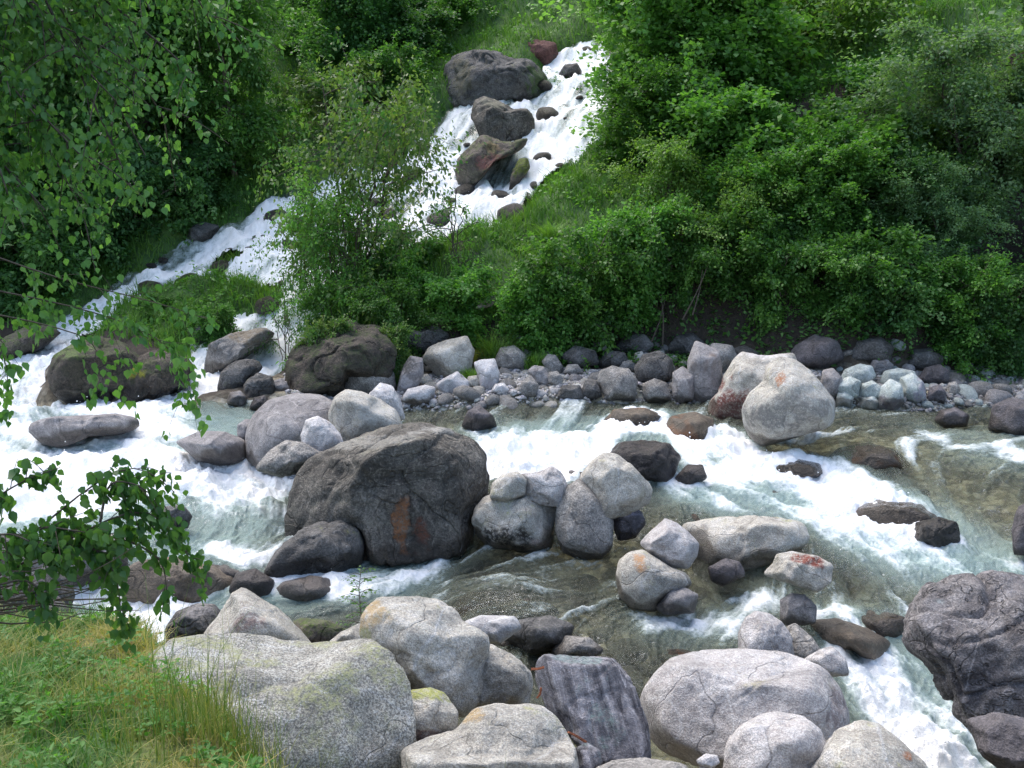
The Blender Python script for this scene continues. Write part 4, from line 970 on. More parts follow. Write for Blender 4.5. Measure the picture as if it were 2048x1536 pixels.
cnt = 0
for tr in range(4000):
    px = rnd.uniform(300, 1200); py = rnd.uniform(110, 700)
    if cnt >= 55: break
    g = hit(px, py)
    m_ = float(bil(M, g[0], g[1])); s = .10 + .28*rnd.random()**1.6
    if hill(g[0], g[1]) < .8 or m_ < .3 or (m_ > .97 and rnd.random() < .8) or not free(g[0], g[1], s): continue
    occ.append((g[0], g[1], s)); cnt += 1
    cobble(g[0], g[1], g[2]+.1+s*.1, s, rnd.choice(['darkgrey', 'earthy', 'darkgrey']), 'dark wet stone poking out of the white cascade or its edge', 'wet stones of the cascade', 1, rnd.uniform(0, 6))

# ------------------------------------------------------------------ foam collars where the stream meets the stones
wx, wy, wz = vx[:, 0], vx[:, 1], vx[:, 2]
collar = np.zeros(len(wx))
for (x, y, rx, ry, top, bot) in ROCK_FOOT:
    sel = np.nonzero((np.abs(wx-x) < rx*1.6+.3) & (np.abs(wy-y) < ry*1.6+.3))[0]
    if not len(sel): continue
    if bot > wz[sel].max()+.05: continue
    q = np.hypot((wx[sel]-x)/rx, (wy[sel]-y)/ry)
    ring = np.exp(-((q-1.0)/(.10+.05/rx))**2)
    collar[sel] = np.maximum(collar[sel], ring)
calm = np.clip(.35 + tu, 0, 1)
for (x, y, rx, ry, hh) in AWASH:
    q = np.hypot((wx-x)/rx, (wy-y)/ry); wz = wz + max(0, min(.2, hh))*np.exp(-q**2*1.2)
vx[:, 2] = wz; WATER.data.vertices.foreach_set('co', vx.astype(np.float32).ravel()); WATER.data.update()
fo2 = np.clip(fo, 0, .92+.10*hz) + (1-hz)*.10 + collar*.48*calm*(.5+.9*fbm(wx*2.2, wy*2.2, 0, 3, 91))  # the even river term lets streaks show as painted bright crests
WATER.data.attributes['foam'].data.foreach_set('value', fo2.astype(np.float32))

# ------------------------------------------------------------------ plants
def tubes(paths, sides=6):
    """paths: list of (points Nx3, radii N) -> verts, faces"""
    V, Fc = [], []; off = 0
    for pts, rad in paths:
        pts = np.asarray(pts, float); n = len(pts)
        d = np.gradient(pts, axis=0); d /= np.linalg.norm(d, axis=1)[:, None]+1e-9
        ref = np.where(np.abs(d[:, 2:]) > .9, np.array([[1., 0, 0]]), np.array([[0, 0, 1.]]))
        a = np.cross(d, ref); a /= np.linalg.norm(a, axis=1)[:, None]+1e-9; b = np.cross(d, a)
        th = np.linspace(0, 2*np.pi, sides, endpoint=False)
        ring = pts[:, None] + np.asarray(rad)[:, None, None]*(a[:, None]*np.cos(th)[None, :, None]+b[:, None]*np.sin(th)[None, :, None])
        V.append(ring.reshape(-1, 3))
        i = np.arange(n-1)[:, None]*sides; k = np.arange(sides)[None]; k2 = (k+1) % sides
        Fc.append((np.stack([i+k, i+k2, i+sides+k2, i+sides+k], -1).reshape(-1, 4))+off); off += n*sides
    return np.concatenate(V), np.concatenate(Fc)
def bez(p0, p1, p2, n=8):
    t = np.linspace(0, 1, n)[:, None]
    return (1-t)**2*np.asarray(p0)+2*t*(1-t)*np.asarray(p1)+t*t*np.asarray(p2)
def leaf_mesh(C, tip, up, L, Wd, fine=False):
    """kite leaves folded along the rib"""
    tip = tip/(np.linalg.norm(tip, axis=1)[:, None]+1e-9)
    side = np.cross(tip, up); side /= np.linalg.norm(side, axis=1)[:, None]+1e-9
    nrm = np.cross(side, tip); L = L[:, None]; Wd = Wd[:, None]
    if not fine:
        v = np.stack([C, C+tip*L*.42+side*Wd*.5+nrm*Wd*.14, C+tip*L, C+tip*L*.42-side*Wd*.5+nrm*Wd*.14], 1)
        n = len(C); f = np.arange(n*4).reshape(n, 4); return v.reshape(-1, 3), f, 4
    v = np.stack([C, C+tip*L*.22+side*Wd*.42+nrm*Wd*.08, C+tip*L*.5+side*Wd*.42+nrm*Wd*.10, C+tip*L*1.0-nrm*Wd*.12,
                  C+tip*L*.5-side*Wd*.42+nrm*Wd*.10, C+tip*L*.22-side*Wd*.42+nrm*Wd*.08], 1)
    n = len(C); b = np.arange(n)[:, None]*6
    f = np.concatenate([b+np.array([[0, 1, 2, 3]]), b+np.array([[0, 3, 4, 5]])]); return v.reshape(-1, 3), f, 6
def crown_obj(name, C, base, tipdir, rs, Lm, wr, mat, parent, tintb, fine=False, updown=.9, attr=None):
    n = len(C)
    up = rs.normal(size=(n, 3))*.55; up[:, 2] += updown
    L = Lm*rs.uniform(.6, 1.25, n)
    v, f, k = leaf_mesh(C, tipdir, up, L, L*wr, fine)
    tint = np.repeat(np.clip(tintb + rs.normal(size=n)*.16, 0, 1), k)
    return mesh_obj(name, v, f, mat, parent, smooth=False, attrs={'tint': ('FLOAT', tint)})

PROTO = {}
def make_tree(kind, seed, H, R, z0, nlimb, ntwig, nleaf, leafL, wr, spread, leafmat, bark, stems=1, tr=.12, droop=.3, conifer=False, low=.0):
    rs = np.random.RandomState(seed)
    root = empty('tree' if H > 3.2 else 'shrub', (0, 0, 0))
    paths = []; twC = []; twT = []; tint = []
    for s in range(stems):
        lean = rs.normal(size=2)*(.05 if stems == 1 else .28)*R*1.3
        b0 = np.array([rs.normal()*.1*(stems > 1), rs.normal()*.1*(stems > 1), -.4])
        tp = bez(b0, [lean[0]*.3, lean[1]*.3, H*.5], [lean[0], lean[1], H*(.97 if s == 0 else rs.uniform(.7, .95))], 12)
        tp[1:-1, :2] += rs.normal(size=(10, 2))*.03*R
        r0 = tr*(1 if stems == 1 else .6)
        paths.append((tp, np.linspace(r0, .012, 12)))
        nl = nlimb//stems
        for k in range(nl):
            h = z0 + (1-z0)*((k+rs.rand())/nl)
            st = np.array([np.interp(h*11, np.arange(12), tp[:, i]) for i in range(3)])
            az = rs.uniform(0, 2*np.pi) if not conifer else k*2.4+rs.rand()*.5
            hh = (h-z0)/(1-z0)
            if conifer: env = R*(1-hh)**.8*rs.uniform(.75, 1.05)+.1; rise = -.12*env
            else: env = R*math.sqrt(max(.03, 1-(max(hh-.38, (hh-.38)*.9)/.64)**2))*rs.uniform(.55, 1.05); rise = env*rs.uniform(-.15, .75)-low*env*(1-hh)
            end = st + np.array([math.cos(az)*env, math.sin(az)*env, rise])
            mid = (st+end)/2 + np.array([0, 0, env*(.18 if not conifer else .1)])
            lp = bez(st, mid, end, 7)
            paths.append((lp, np.linspace(max(.012, r0*.32*(1-hh*.6)), .006, 7)))
            lt = rs.normal()*.18
            for j in range(ntwig):
                t = rs.uniform(.25, 1.0); p = np.array([np.interp(t*6, np.arange(7), lp[:, i]) for i in range(3)])
                dr = (end-st)/(env+1e-6)*.4 + rs.normal(size=3)*.7; dr[2] -= droop*rs.rand()*1.4
                ln = R*rs.uniform(.15, .38)*(1 if not conifer else .6)
                q = p+dr*ln
                tt = rs.rand(nleaf)[:, None]
                c = p+(q-p)*tt + np.array([0, 0, -.15*ln])*tt*tt + rs.normal(size=(nleaf, 3))*spread*np.array([1, 1, 1.])
                twC.append(c); td = dr[None]*.6+rs.normal(size=(nleaf, 3))*.7; td[:, 2] -= droop; twT.append(td)
                tint.append(np.full(nleaf, .42+lt+rs.normal()*.14))
                if j % 3 == 0: paths.append((np.stack([p, (p+q)/2+[0, 0, .02], q]), np.array([.007, .005, .003])))
    v, f = tubes(paths, 5)
    trunk = mesh_obj('trunk', v, f, bark, root)
    crown = crown_obj('crown', np.concatenate(twC), None, np.concatenate(twT), rs, leafL, wr, leafmat, root, np.concatenate(tint))
    PROTO[kind] = [root, H, R, False]
def place(kind, px, top, rpx, Y, label, cat='tree', group='trees and bushes of the wooded slope', leafmat=None, rz=None, x=None, name=None):
    p = at_Y(px, top, Y); g = float(Tf(np.array([p[0]]), np.array([Y]))[0])
    hr = (p[2]-g)/(rpx/FPX*Y)
    if kind == 'low' and hr > 2.05: kind = 'tall'
    if kind == 'low2' and hr > 2.05: kind = 'tall2'
    root, H, R, used = PROTO[kind]
    if used:
        r = root.copy(); COL.objects.link(r); kids = []
        for ch in root.children:
            c = ch.copy(); COL.objects.link(c); c.parent = r; kids.append(c)
    else: r = root; PROTO[kind][3] = True; kids = list(root.children)
    s = rpx/FPX*Y/R
    sz = min(max((p[2]-g)/H, .8*s), 1.5*s)
    r.location = (p[0], Y, min(g-.05, p[2]-sz*H) if sz*H > p[2]-g else g-.05); r.scale = (s, s, sz); r.rotation_euler = (0, 0, rz if rz is not None else rnd.uniform(0, 6.28))
    r.name = name or ('tree' if cat == 'tree' else 'shrub')
    for c in kids:
        if c.data.materials and c.name.startswith('crown'):
            c.material_slots[0].link = 'OBJECT'; c.material_slots[0].material = LM[leafmat or 'mid']
    tag(r, label, cat, group)
    return r

make_tree('broad', 1, 6, 2.6, .08, 58, 12, 60, .16, .8, .13, LM['mid'], M_bark, 1, .13, .2)
make_tree('broad2', 2, 6, 2.6, .06, 58, 12, 58, .17, .85, .13, LM['mid'], M_bark, 3, .12, .2)
make_tree('fine', 3, 6, 2.6, .06, 56, 16, 60, .125, .55, .13, LM['olive'], M_bark, 2, .12, .5)
make_tree('pine', 4, 8, 2.2, .12, 48, 14, 46, .17, .45, .13, LM['grey'], M_barkpale, 1, .12, .35)
make_tree('spruce', 5, 12, 2.4, .08, 80, 12, 40, .17, .3, .10, LM['pine'], M_bark, 1, .16, .5, True)
make_tree('airy', 6, 4.6, 2.9, .05, 46, 9, 27, .13, .58, .11, LM['autumn'], M_bark, 6, .10, .5)
make_tree('low', 7, 2.4, 1.5, .04, 40, 11, 42, .135, .65, .09, LM['mid'], M_bark, 5, .05, .5, low=.45)
make_tree('low2', 8, 2.4, 1.5, .04, 40, 11, 46, .125, .55, .09, LM['mid'], M_bark, 6, .05, .45, low=.45)
make_tree('tall', 17, 3.9, 1.5, .03, 52, 11, 40, .14, .7, .10, LM['mid'], M_bark, 4, .05, .3, low=.3)
make_tree('tall2', 18, 3.9, 1.5, .03, 52, 11, 42, .13, .6, .10, LM['mid'], M_bark, 5, .05, .3, low=.3)
make_tree('twiggy', 9, 1.6, .9, .1, 14, 7, 12, .07, .5, .06, LM['mid'], M_bark, 4, .025, .3)

W = 'tree'; S = 'shrub'
place('airy', 705, 135, 215, 19.9, 'airy many stemmed tree with reddish tips growing from the dark rock before the cascade', W, 'trees before the cascade', 'autumn', 1.0)
place('airy', 610, 290, 105, 20.2, 'loose leafy tree just behind the many stemmed tree, left of its stems', W, 'trees before the cascade', 'mid', 2.0)
place('twiggy', 555, 400, 60, 18.6, 'leafy bush standing in the spray between the two lower streams', S, 'bushes before the cascade', 'mid', 2.6)
place('airy', 690, 345, 150, 19.3, 'low spreading leafy tree whose branches droop over the big shaded rock', W, 'trees before the cascade', 'mid', 4.0)
place('low', 655, 625, 50, 16.9, 'ragged brownish bush hanging over the front of the big shaded rock', S, 'bushes before the cascade', 'autumn')
place('twiggy', 905, 370, 75, 19.6, 'thin twiggy sapling against the brightest part of the cascade', W, 'trees before the cascade', 'mid')
place('low', 900, 545, 90, 18.9, 'dense low bush above the large pale slanted boulder', S, 'bushes before the cascade', 'mid')
place('low2', 800, 470, 90, 19.8, 'bush at the feet of the many stemmed tree', S, 'bushes before the cascade', 'mid')
place('low', 1000, 480, 80, 20.6, 'bush beside the driftwood log', S, 'bushes before the cascade', 'mid')
# the wooded slope
RT = [
 ('broad', 1370, -90, 185, 24.5, 'bright', 'tall bright green hazel beside the top of the cascade', W),
 ('broad2', 1290, 130, 105, 22.3, 'mid', 'leaning broad leaved tree hiding the near bank of the cascade', W),
 ('broad2', 1490, -60, 190, 26, 'bright', 'bright round leaved tree behind the tall hazel', W),
 ('fine', 1640, -120, 230, 27.5, 'olive', 'tall fine leaved olive green tree in the middle of the wooded slope', W),
 ('broad', 1480, 200, 180, 21.5, 'mid', 'round leaved mid green tree under the tall hazel', W),
 ('fine', 1400, 290, 150, 20.0, 'olive', 'feathery olive green bush leaning over the shaded bank', S),
 ('broad2', 1650, 230, 190, 21.6, 'mid', 'broad dark gapped tree above the long dark slab', W),
 ('broad', 1790, 140, 170, 23.5, 'mid', 'yellow tipped green tree between the olive tree and the grey willow', W),
 ('fine', 1990, 70, 200, 20.2, 'grey', 'large grey green willow closing the view beyond the green stones', W),
 ('fine', 1905, 330, 110, 19.2, 'grey', 'young grey green willow at the foot of the large one', S),
 ('low', 1760, 470, 120, 18.9, 'mid', 'low bush hanging over the mossy shore behind the pale green stones', S),
 ('low2', 1610, 420, 100, 19.5, 'dark', 'dark low bush hanging above the long dark slab', S),
 ('low', 1490, 430, 95, 19.4, 'mid', 'low bush directly above the white topped boulder', S),
 ('low2', 1360, 400, 95, 19.4, 'mid', 'low bush over the black hollow of the bank', S),
 ('low', 1265, 400, 90, 19.2, 'mid', 'low bush above the rough dark round stone', S),
 ('low2', 1140, 440, 110, 18.6, 'mid', 'wide fine leaved bush overhanging the cobbles', S),
 ('low', 1090, 520, 80, 18.3, 'mid', 'bush reaching down to the pale green white stone', S),
 ('broad', 1640, 280, 120, 19.7, 'mid', 'dense round bush on the steep bank above the white topped boulder', S),
 ('broad2', 1790, 300, 130, 19.9, 'dark', 'dense dark bush on the steep bank above the pale green stones', S),
 ('broad', 1520, 330, 110, 20.2, 'mid', 'dense bush on the steep bank over the tall lilac grey slab', S),
 ('broad2', 1880, 240, 110, 21.5, 'olive', 'olive bush wedged between the dense dark bush and the large willow', S),
 ('low2', 790, 560, 80, 18.3, 'mid', 'brownish green bush at the end of the big shaded rock', S),
 ('low', 775, 640, 45, 17.0, 'autumn', 'reddish tinged low bush on the end of the big shaded rock', S),
 ('low', 1560, 470, 85, 18.75, 'mid', 'round low bush hanging just behind the white topped boulder', S),
 ('low2', 1690, 480, 95, 18.6, 'mid', 'fine leaved low bush drooping to the long dark slab', S),
 ('low', 1800, 500, 100, 18.2, 'dark', 'dark green low bush drooping behind the pale green stones', S),
 ('low2', 1930, 500, 90, 18.1, 'mid', 'fine leaved low bush over the fine gravel', S),
 ('low', 1990, 560, 80, 17.9, 'dark', 'dark low bush behind the wide dark violet rock', S),
 ('low2', 690, 540, 70, 18.7, 'mid', 'bush crowning the big shaded rock', S),
 ('low', 1900, 520, 90, 18.7, 'mid', 'low bush before the young grey green willow', S),
 ('low2', 2060, 480, 90, 18.4, 'dark', 'dark low bush at the frame edge above the violet rock', S),
 ('broad2', 1900, -60, 150, 31, 'bright', 'bright tree high on the slope behind the willow', W),
 ('broad', 1420, -200, 190, 32, 'bright', 'light green tree at the very top of the picture above the hazel', W),
 ('fine', 1290, -60, 80, 35, 'bright', 'small yellowish green tree over the far end of the cascade', W),
 ('low2', 1130, 20, 90, 34.5, 'bright', 'bright fern like clump above the cascade lip', S),
 ('broad', 700, -70, 110, 31, 'dark', 'dark leafy tree in front of the middle conifer', W),
 ('broad2', 815, -20, 100, 32, 'dark', 'dark rounded tree on the slope left of the craggy rock', W),
 ('broad', 900, -10, 85, 34, 'mid', 'mid green tree directly above the craggy rock', W),
 ('tall', 985, -20, 75, 36, 'olive', 'olive green bushy tree up the slope from the craggy rock', W),
 ('low2', 1050, 30, 50, 37, 'mid', 'small bush just above the red rock face', S),
 ('low', 760, 100, 75, 29.5, 'mid', 'round bush behind the top of the many stemmed tree', S),
 ('low', 1010, 20, 80, 38, 'olive', 'olive bush on the open slope above the cascade', S),
 ('spruce', 2050, -300, 150, 40, 'pine', 'dark conifer in the top corner over the meadow', W),
 ('broad', 2250, -50, 260, 22, 'grey', 'grey green tree outside the frame beyond the willow', W),
 ('low', 2200, 450, 140, 18.5, 'mid', 'low bush beyond the violet rock', S),
 # left wood
 ('pine', 435, -140, 135, 26.5, 'mid', 'slender grey green tree with a bare reddish trunk', W),
 ('broad', 250, -200, 200, 27.5, 'dark', 'dark tree behind the hanging birch leaves', W),
 ('fine', 60, -150, 220, 25, 'dark', 'dark fine leaved tree deep behind the birch leaves', W),
 ('low', 350, 290, 110, 25.2, 'dark', 'dark bush at the foot of the slender tree', S),
 ('low2', 200, 330, 130, 24.3, 'dark', 'dark bush above the upper stream, under the birch leaves', S),
 ('low', 60, 420, 120, 22.8, 'dark', 'dark bush near the left stream mouth', S),
 ('low2', -60, 480, 120, 22.2, 'mid', 'bush past the left stream mouth', S),
 ('low', 430, 380, 60, 26.0, 'dark', 'small dark bush between the slender tree and the flat dark rock', S),
 ('low2', 250, 430, 60, 25.2, 'mid', 'small green bush touching the thin upper rivulet', S),
 ('spruce', 600, -420, 150, 37, 'pine', 'dark conifer nearest the slender tree', W),
 ('spruce', 720, -500, 150, 39, 'pine', 'dark conifer with a pale trunk in the middle of the dark wood', W),
 ('spruce', 530, -450, 160, 41, 'dark', 'far dark conifer behind the slender tree', W),
 ('broad', 640, -60, 110, 34, 'dark', 'dark leafy tree in the shade under the conifers', W),
 ('broad', 835, -120, 130, 37, 'mid', 'green leafy tree behind the craggy rock', W),
 ('broad2', 930, -100, 90, 40, 'mid', 'leafy tree on the skyline side of the craggy rock', W),
 ('broad2', 760, 40, 90, 33.5, 'dark', 'dark bush in the hollow above the many stemmed tree', W),
 ('low', 850, 130, 90, 31, 'mid', 'bush at the shoulder of the craggy rock', S),
 ('low2', 700, 140, 110, 28.5, 'autumn', 'reddish brown tipped bush at the edge of the dark wood', S),
 ('low', 790, 190, 60, 29.5, 'olive', 'weedy bush bordering the upper cascade arm', S),
 ('low2', 640, 190, 45, 29.5, 'olive', 'yellow green bush at the end of the little meadow', S),
 ('low2', 300, 590, 40, 20.6, 'mid', 'leafy weeds on the crest of the grassy islet', S),
 ('low', 430, 600, 45, 19.6, 'mid', 'leafy weeds at the end of the grassy islet', S),
 ('low2', 1120, 150, 45, 30.0, 'mid', 'plants sprouting beside the large craggy rock', S),
 ('broad', -200, -200, 260, 24, 'dark', 'dark tree outside the frame past the birch', W),
 ('spruce', 880, -350, 130, 44, 'pine', 'distant conifer above the craggy rock', W),
 ('broad2', 1060, -160, 110, 45, 'mid', 'distant leafy tree above the red rock face', W),
]
for k, px, top, rp, Y, lm, lb, ct in RT: place(k, px, top, rp, Y, lb, ct, leafmat=lm)

# --- the birch whose hanging boughs frame the picture
def px_path(pts, n=10):
    P = np.array([at_Y(a, b, c) for a, b, c in pts]); t = np.linspace(0, len(P)-1, n)
    Q = np.stack([np.interp(t, np.arange(len(P)), P[:, i]) for i in range(3)], -1)
    for _ in range(2): Q[1:-1] = (Q[:-2]+2*Q[1:-1]+Q[2:])/4
    return Q
rsb = np.random.RandomState(21)
birch = empty('birch_tree', (-5.6, 6.6, .9))
tag(birch, 'near birch with long hanging leafy boughs filling the upper corner of the view', 'tree')
def loc(P): return np.asarray(P)-np.array(birch.location)
tp = np.array([[-5.6, 6.6, .6], [-5.5, 6.7, 3], [-5.3, 6.9, 5.5], [-5.1, 7.1, 8.5], [-5.0, 7.2, 10]])
tp = np.stack([np.interp(np.linspace(0, 4, 14), np.arange(5), tp[:, i]) for i in range(3)], -1)
v, f = tubes([(loc(tp), np.linspace(.17, .04, 14))], 10); mesh_obj('trunk', v, f, M_barkpale, birch)
bough = []; C = []; TD = []; TI = []
ends = [(540,-120,8.5),(470,-40,8.2),(430,60,7.9),(390,150,7.6),(330,240,7.4),(290,310,7.2),(260,370,7.0),(170,430,6.8),(90,420,6.4),(20,400,6.2),(230,200,7.0),(130,100,6.8),(300,20,7.5),(380,-100,8),(180,-60,7.0),(70,230,6.4),(40,20,6.5),(160,310,6.6),(-60,150,6.2),(10,320,6.6)]
for i, e in enumerate(ends):
    p2 = at_Y(*e); k = rsb.uniform(.45, .95); p0 = tp[int(k*13)]
    mid = (p0+p2)/2 + np.array([0, 0, rsb.uniform(.4, 1.0)])
    P = bez(p0, mid, p2, 14); bough.append((loc(P), np.linspace(.035, .005, 14)))
    for j in range(30):
        t = rsb.uniform(.3, 1.0)*13; s = np.array([np.interp(t, np.arange(14), P[:, q]) for q in range(3)])
        d = rsb.normal(size=3)*np.array([.45, .5, .2]); d[2] -= .45+.4*rsb.rand(); ln = rsb.uniform(.3, .7)
        q = s+d*ln; m = s+d*ln*.5+np.array([0, 0, .08])
        tw = bez(s, m, q, 6); bough.append((loc(tw), np.linspace(.006, .002, 6)))
        nl = 34; tt = rsb.rand(nl)[:, None]
        c = (1-tt)**2*s+2*tt*(1-tt)*m+tt*tt*q + rsb.normal(size=(nl, 3))*.055
        C.append(c); td = rsb.normal(size=(nl, 3))*.45+d*.3; td[:, 2] -= .75; TD.append(td); TI.append(np.full(nl, .4+rsb.normal()*.2))
# the lowest spray that dips in front of the stream
def spray(path, nsub, ln, nl, sp, rad):
    bough_, c_, t_, ti_ = [(path, np.linspace(rad, rad*.25, len(path)))], [], [], []
    for j in range(nsub):
        t = (j+rsb.rand())/nsub*(len(path)-1)*.85+(len(path)-1)*.15; s = np.array([np.interp(t, np.arange(len(path)), path[:, q]) for q in range(3)])
        i = min(int(t), len(path)-2); dd = path[i+1]-path[i]; dd /= np.linalg.norm(dd)+1e-9
        d = dd*.6+rsb.normal(size=3)*.6; d[2] -= .3; L_ = ln*rsb.uniform(.4, 1.1); q = s+d*L_
        tw = bez(s, (s+q)/2+np.array([0, 0, .02]), q, 5); bough_.append((tw, np.linspace(rad*.35, rad*.15, 5)))
        u = rsb.rand(nl)[:, None]; c_.append(s+(q-s)*u+rsb.normal(size=(nl, 3))*sp)
        td = rsb.normal(size=(nl, 3))*.35+d*.25; td[:, 2] -= .9; t_.append(td); ti_.append(np.full(nl, .45+rsb.normal()*.15))
    return bough_, c_, t_, ti_
for pts, ns, l_, nl in [([(-120,560,5.8),(100,600,5.9),(250,640,6.0),(350,690,6.0),(385,780,6.0)], 16, .28, 16), ([(-120,610,5.6),(60,640,5.7),(200,680,5.8),(185,740,5.8)], 8, .25, 14),
                    ([(-120,520,5.4),(-20,640,5.4),(20,740,5.4),(10,830,5.4)], 8, .2, 12), ([(-100,480,5.8),(120,560,6),(300,600,6.2),(420,640,6.2)], 10, .2, 9)]:
    a, c, t, ti = spray(px_path(pts), ns, l_, nl, .03, .006)
    bough += [(loc(x), r) for x, r in a]; C += c; TD += t; TI += ti
v, f = tubes(bough, 4); mesh_obj('boughs', v, f, M_bark, birch)
C = loc(np.concatenate(C)); crown_obj('crown', C, None, np.concatenate(TD), rsb, .058, .85, LM['birch'], birch, np.concatenate(TI), fine=True, updown=.35)

birchlow = empty('birch_sapling', (-3.3, 3.6, 1.2))
tag(birchlow, 'young birch with dark twigs whose nearest leafy sprays dangle over the white water', 'sapling')
def loc2(P): return np.asarray(P)-np.array(birchlow.location)
Bo, C, TD, TI = [], [], [], []
for pts, ns, l_, nl in [
  ([(-160,1230,3.5),(20,1110,3.6),(130,1010,3.7),(230,935,3.75),(290,930,3.8),(350,985,3.8)], 13, .10, 11),
  ([(-160,1230,3.5),(60,1120,3.6),(200,1045,3.65),(290,1005,3.7),(345,1060,3.7),(385,1125,3.7)], 18, .13, 16),
  ([(60,1120,3.6),(190,1085,3.6),(235,1150,3.6),(245,1255,3.6)], 14, .10, 13),
  ([(-160,1230,3.5),(40,1150,3.5),(85,1180,3.5),(80,1235,3.5)], 7, .08, 10),
  ([(-160,1180,3.5),(-20,1000,3.6),(50,960,3.7),(120,935,3.7)], 10, .09, 10),
  ([(20,1110,3.6),(80,1050,3.6),(140,1060,3.6),(210,1070,3.6)], 14, .13, 16),
  ([(200,1045,3.65),(215,960,3.7),(270,965,3.7),(330,1010,3.7)], 10, .09, 12),
  ([(150,1060,3.65),(260,1080,3.7),(330,1120,3.7),(335,1210,3.7)], 9, .09, 9),
  ([(-100,1130,3.5),(0,1060,3.5),(60,1080,3.5),(120,1130,3.5)], 14, .12, 15),
  ([(-100,1000,3.5),(-20,980,3.5),(10,1000,3.5)], 5, .09, 9)]:
    a, c, t, ti = spray(px_path(pts, 12), ns, l_, nl, .022, .006)
    Bo += [(loc2(x), r) for x, r in a]; C += c; TD += t; TI += ti
for j in range(26):
    e = (rsb.uniform(0, 290), rsb.uniform(1080, 1240), 3.6+rsb.uniform(-.1, .3)); a = at_Y(-150, 1200+rsb.uniform(-40, 60), 3.5); b = at_Y(*e)
    P = bez(a, (a+b)/2+rsb.normal(size=3)*.06, b, 8); P[1:-1] += rsb.normal(size=(6, 3))*.006
    Bo.append((loc2(P), np.linspace(.006, .0012, 8)))
st = bez([-3.3, 3.6, .9], [-2.9, 3.6, 1.6], at_Y(-160, 1200, 3.5), 8); Bo.append((loc2(st), np.linspace(.03, .012, 8)))
v, f = tubes(Bo, 5); mesh_obj('twigs', v, f, M_bark, birchlow)
crown_obj('crown', loc2(np.concatenate(C)), None, np.concatenate(TD), rsb, .046, .88, LM['birch'], birchlow, np.concatenate(TI), fine=True, updown=.3)

# the leafy sapling between the water and the orange stained boulder
sap = empty('seedling', at_Y(722, 1262, 6.9)); tag(sap, 'thin leafy seedling standing between white water and the orange stained boulder', 'seedling')
pl_ = np.array(sap.location)
P = px_path([(722,1290,6.9),(724,1230,6.9),(716,1180,6.9),(722,1145,6.9)], 9)
Bo = [(P-pl_, np.linspace(.006, .002, 9))]; C = []; TD = []
for k in range(22):
    t = k/21*7.5+.5; s = np.array([np.interp(t, np.arange(9), P[:, i]) for i in range(3)])
    a = k*2.4; L_ = .16*(1-.5*k/21)+.03; q = s+np.array([math.cos(a)*L_, math.sin(a)*L_, .03])
    Bo.append((np.stack([s, (s+q)/2+[0, 0, .02], q])-pl_, np.array([.003, .002, .001])))
    for u in np.linspace(.3, 1, 6):
        for sg in (-1, 1):
            C.append(s+(q-s)*u-pl_+rsb.normal(size=3)*.006); TD.append(np.array([-sg*math.sin(a), sg*math.cos(a), -.2])+.5*(q-s)/L_)
v, f = tubes(Bo, 5); mesh_obj('stem', v, f, M_bark, sap)
crown_obj('leaves', np.array(C), None, np.array(TD), rsb, .036, .45, LM['mid'], sap, .45, updown=1.)

# ------------------------------------------------------------------ grass
def blades(name, X, Y, Z, h, w, lean, mat, tint, rs, parent=None, seg=2):
    n = len(X); az = rs.uniform(0, 2*np.pi, n); B = np.stack([X, Y, Z], -1)
    d = np.stack([np.cos(az), np.sin(az), 0*az], -1); s = np.stack([-np.sin(az+.6), np.cos(az+.6), 0*az], -1)
    vs = []
    for k in range(seg+1):
        t = k/seg; c = B + np.array([0, 0, 1])*(h*t*(1-.25*lean*t))[:, None] + d*(h*lean*t*t)[:, None]
        ww = (w*(1-t*.85))[:, None]; vs += [c-s*ww, c+s*ww]
    V = np.stack(vs, 1).reshape(-1, 3); k = (seg+1)*2; b = np.arange(n)[:, None]*k
    f = np.concatenate([b+np.array([[2*i, 2*i+1, 2*i+3, 2*i+2]]) for i in range(seg)])
    return mesh_obj(name, V, f, mat, parent, smooth=False, attrs={'tint': ('FLOAT', np.repeat(np.clip(tint, 0, 1), k))})
rg = np.random.RandomState(8)
n = 46000
X = rg.uniform(-5.5, -.3, n); Y = rg.uniform(3.0, 7.0, n)
ys = np.interp(X, near[::-1, 0], near[::-1, 1])
kp = (Y < ys+.05) & (rg.rand(n) < sstep(.15, -.25, X+1.0+.62*(Y-4.0)+.15*fbm(X*3, Y*3, 0, 2, 90))+.008); X, Y = X[kp], Y[kp]
for (x, y, rx, ry, tpz, bt) in ROCK_FOOT:
    if y < 7.5:
        kp = ((X-x)/(rx*.85))**2+((Y-y)/(ry*.85))**2 > 1; X, Y = X[kp], Y[kp]
Zg = terrain_z(X, Y); dn = fbm(X*1.4, Y*1.4, 0, 2, 66)*1.6+.25
clump = np.clip(.5+1.3*fbm(X*3, Y*3, 0, 2, 33), .15, 1.4)
h = (.04+.10*rg.rand(len(X)))*(.4+clump*1.1)
g = blades('grass', X, Y, Zg-.01, h, .0034+.003*rg.rand(len(X)), rg.uniform(.2, 1.3, len(X)), LM['dry'], .02+.85*np.clip(dn-.04+.25*fbm(X*5, Y*5, 0, 2, 70), 0, .85)+rg.normal(size=len(X))*.2, rg)
tag(g, 'short green and straw coloured grass covering the near bank', 'grass', kind='stuff')
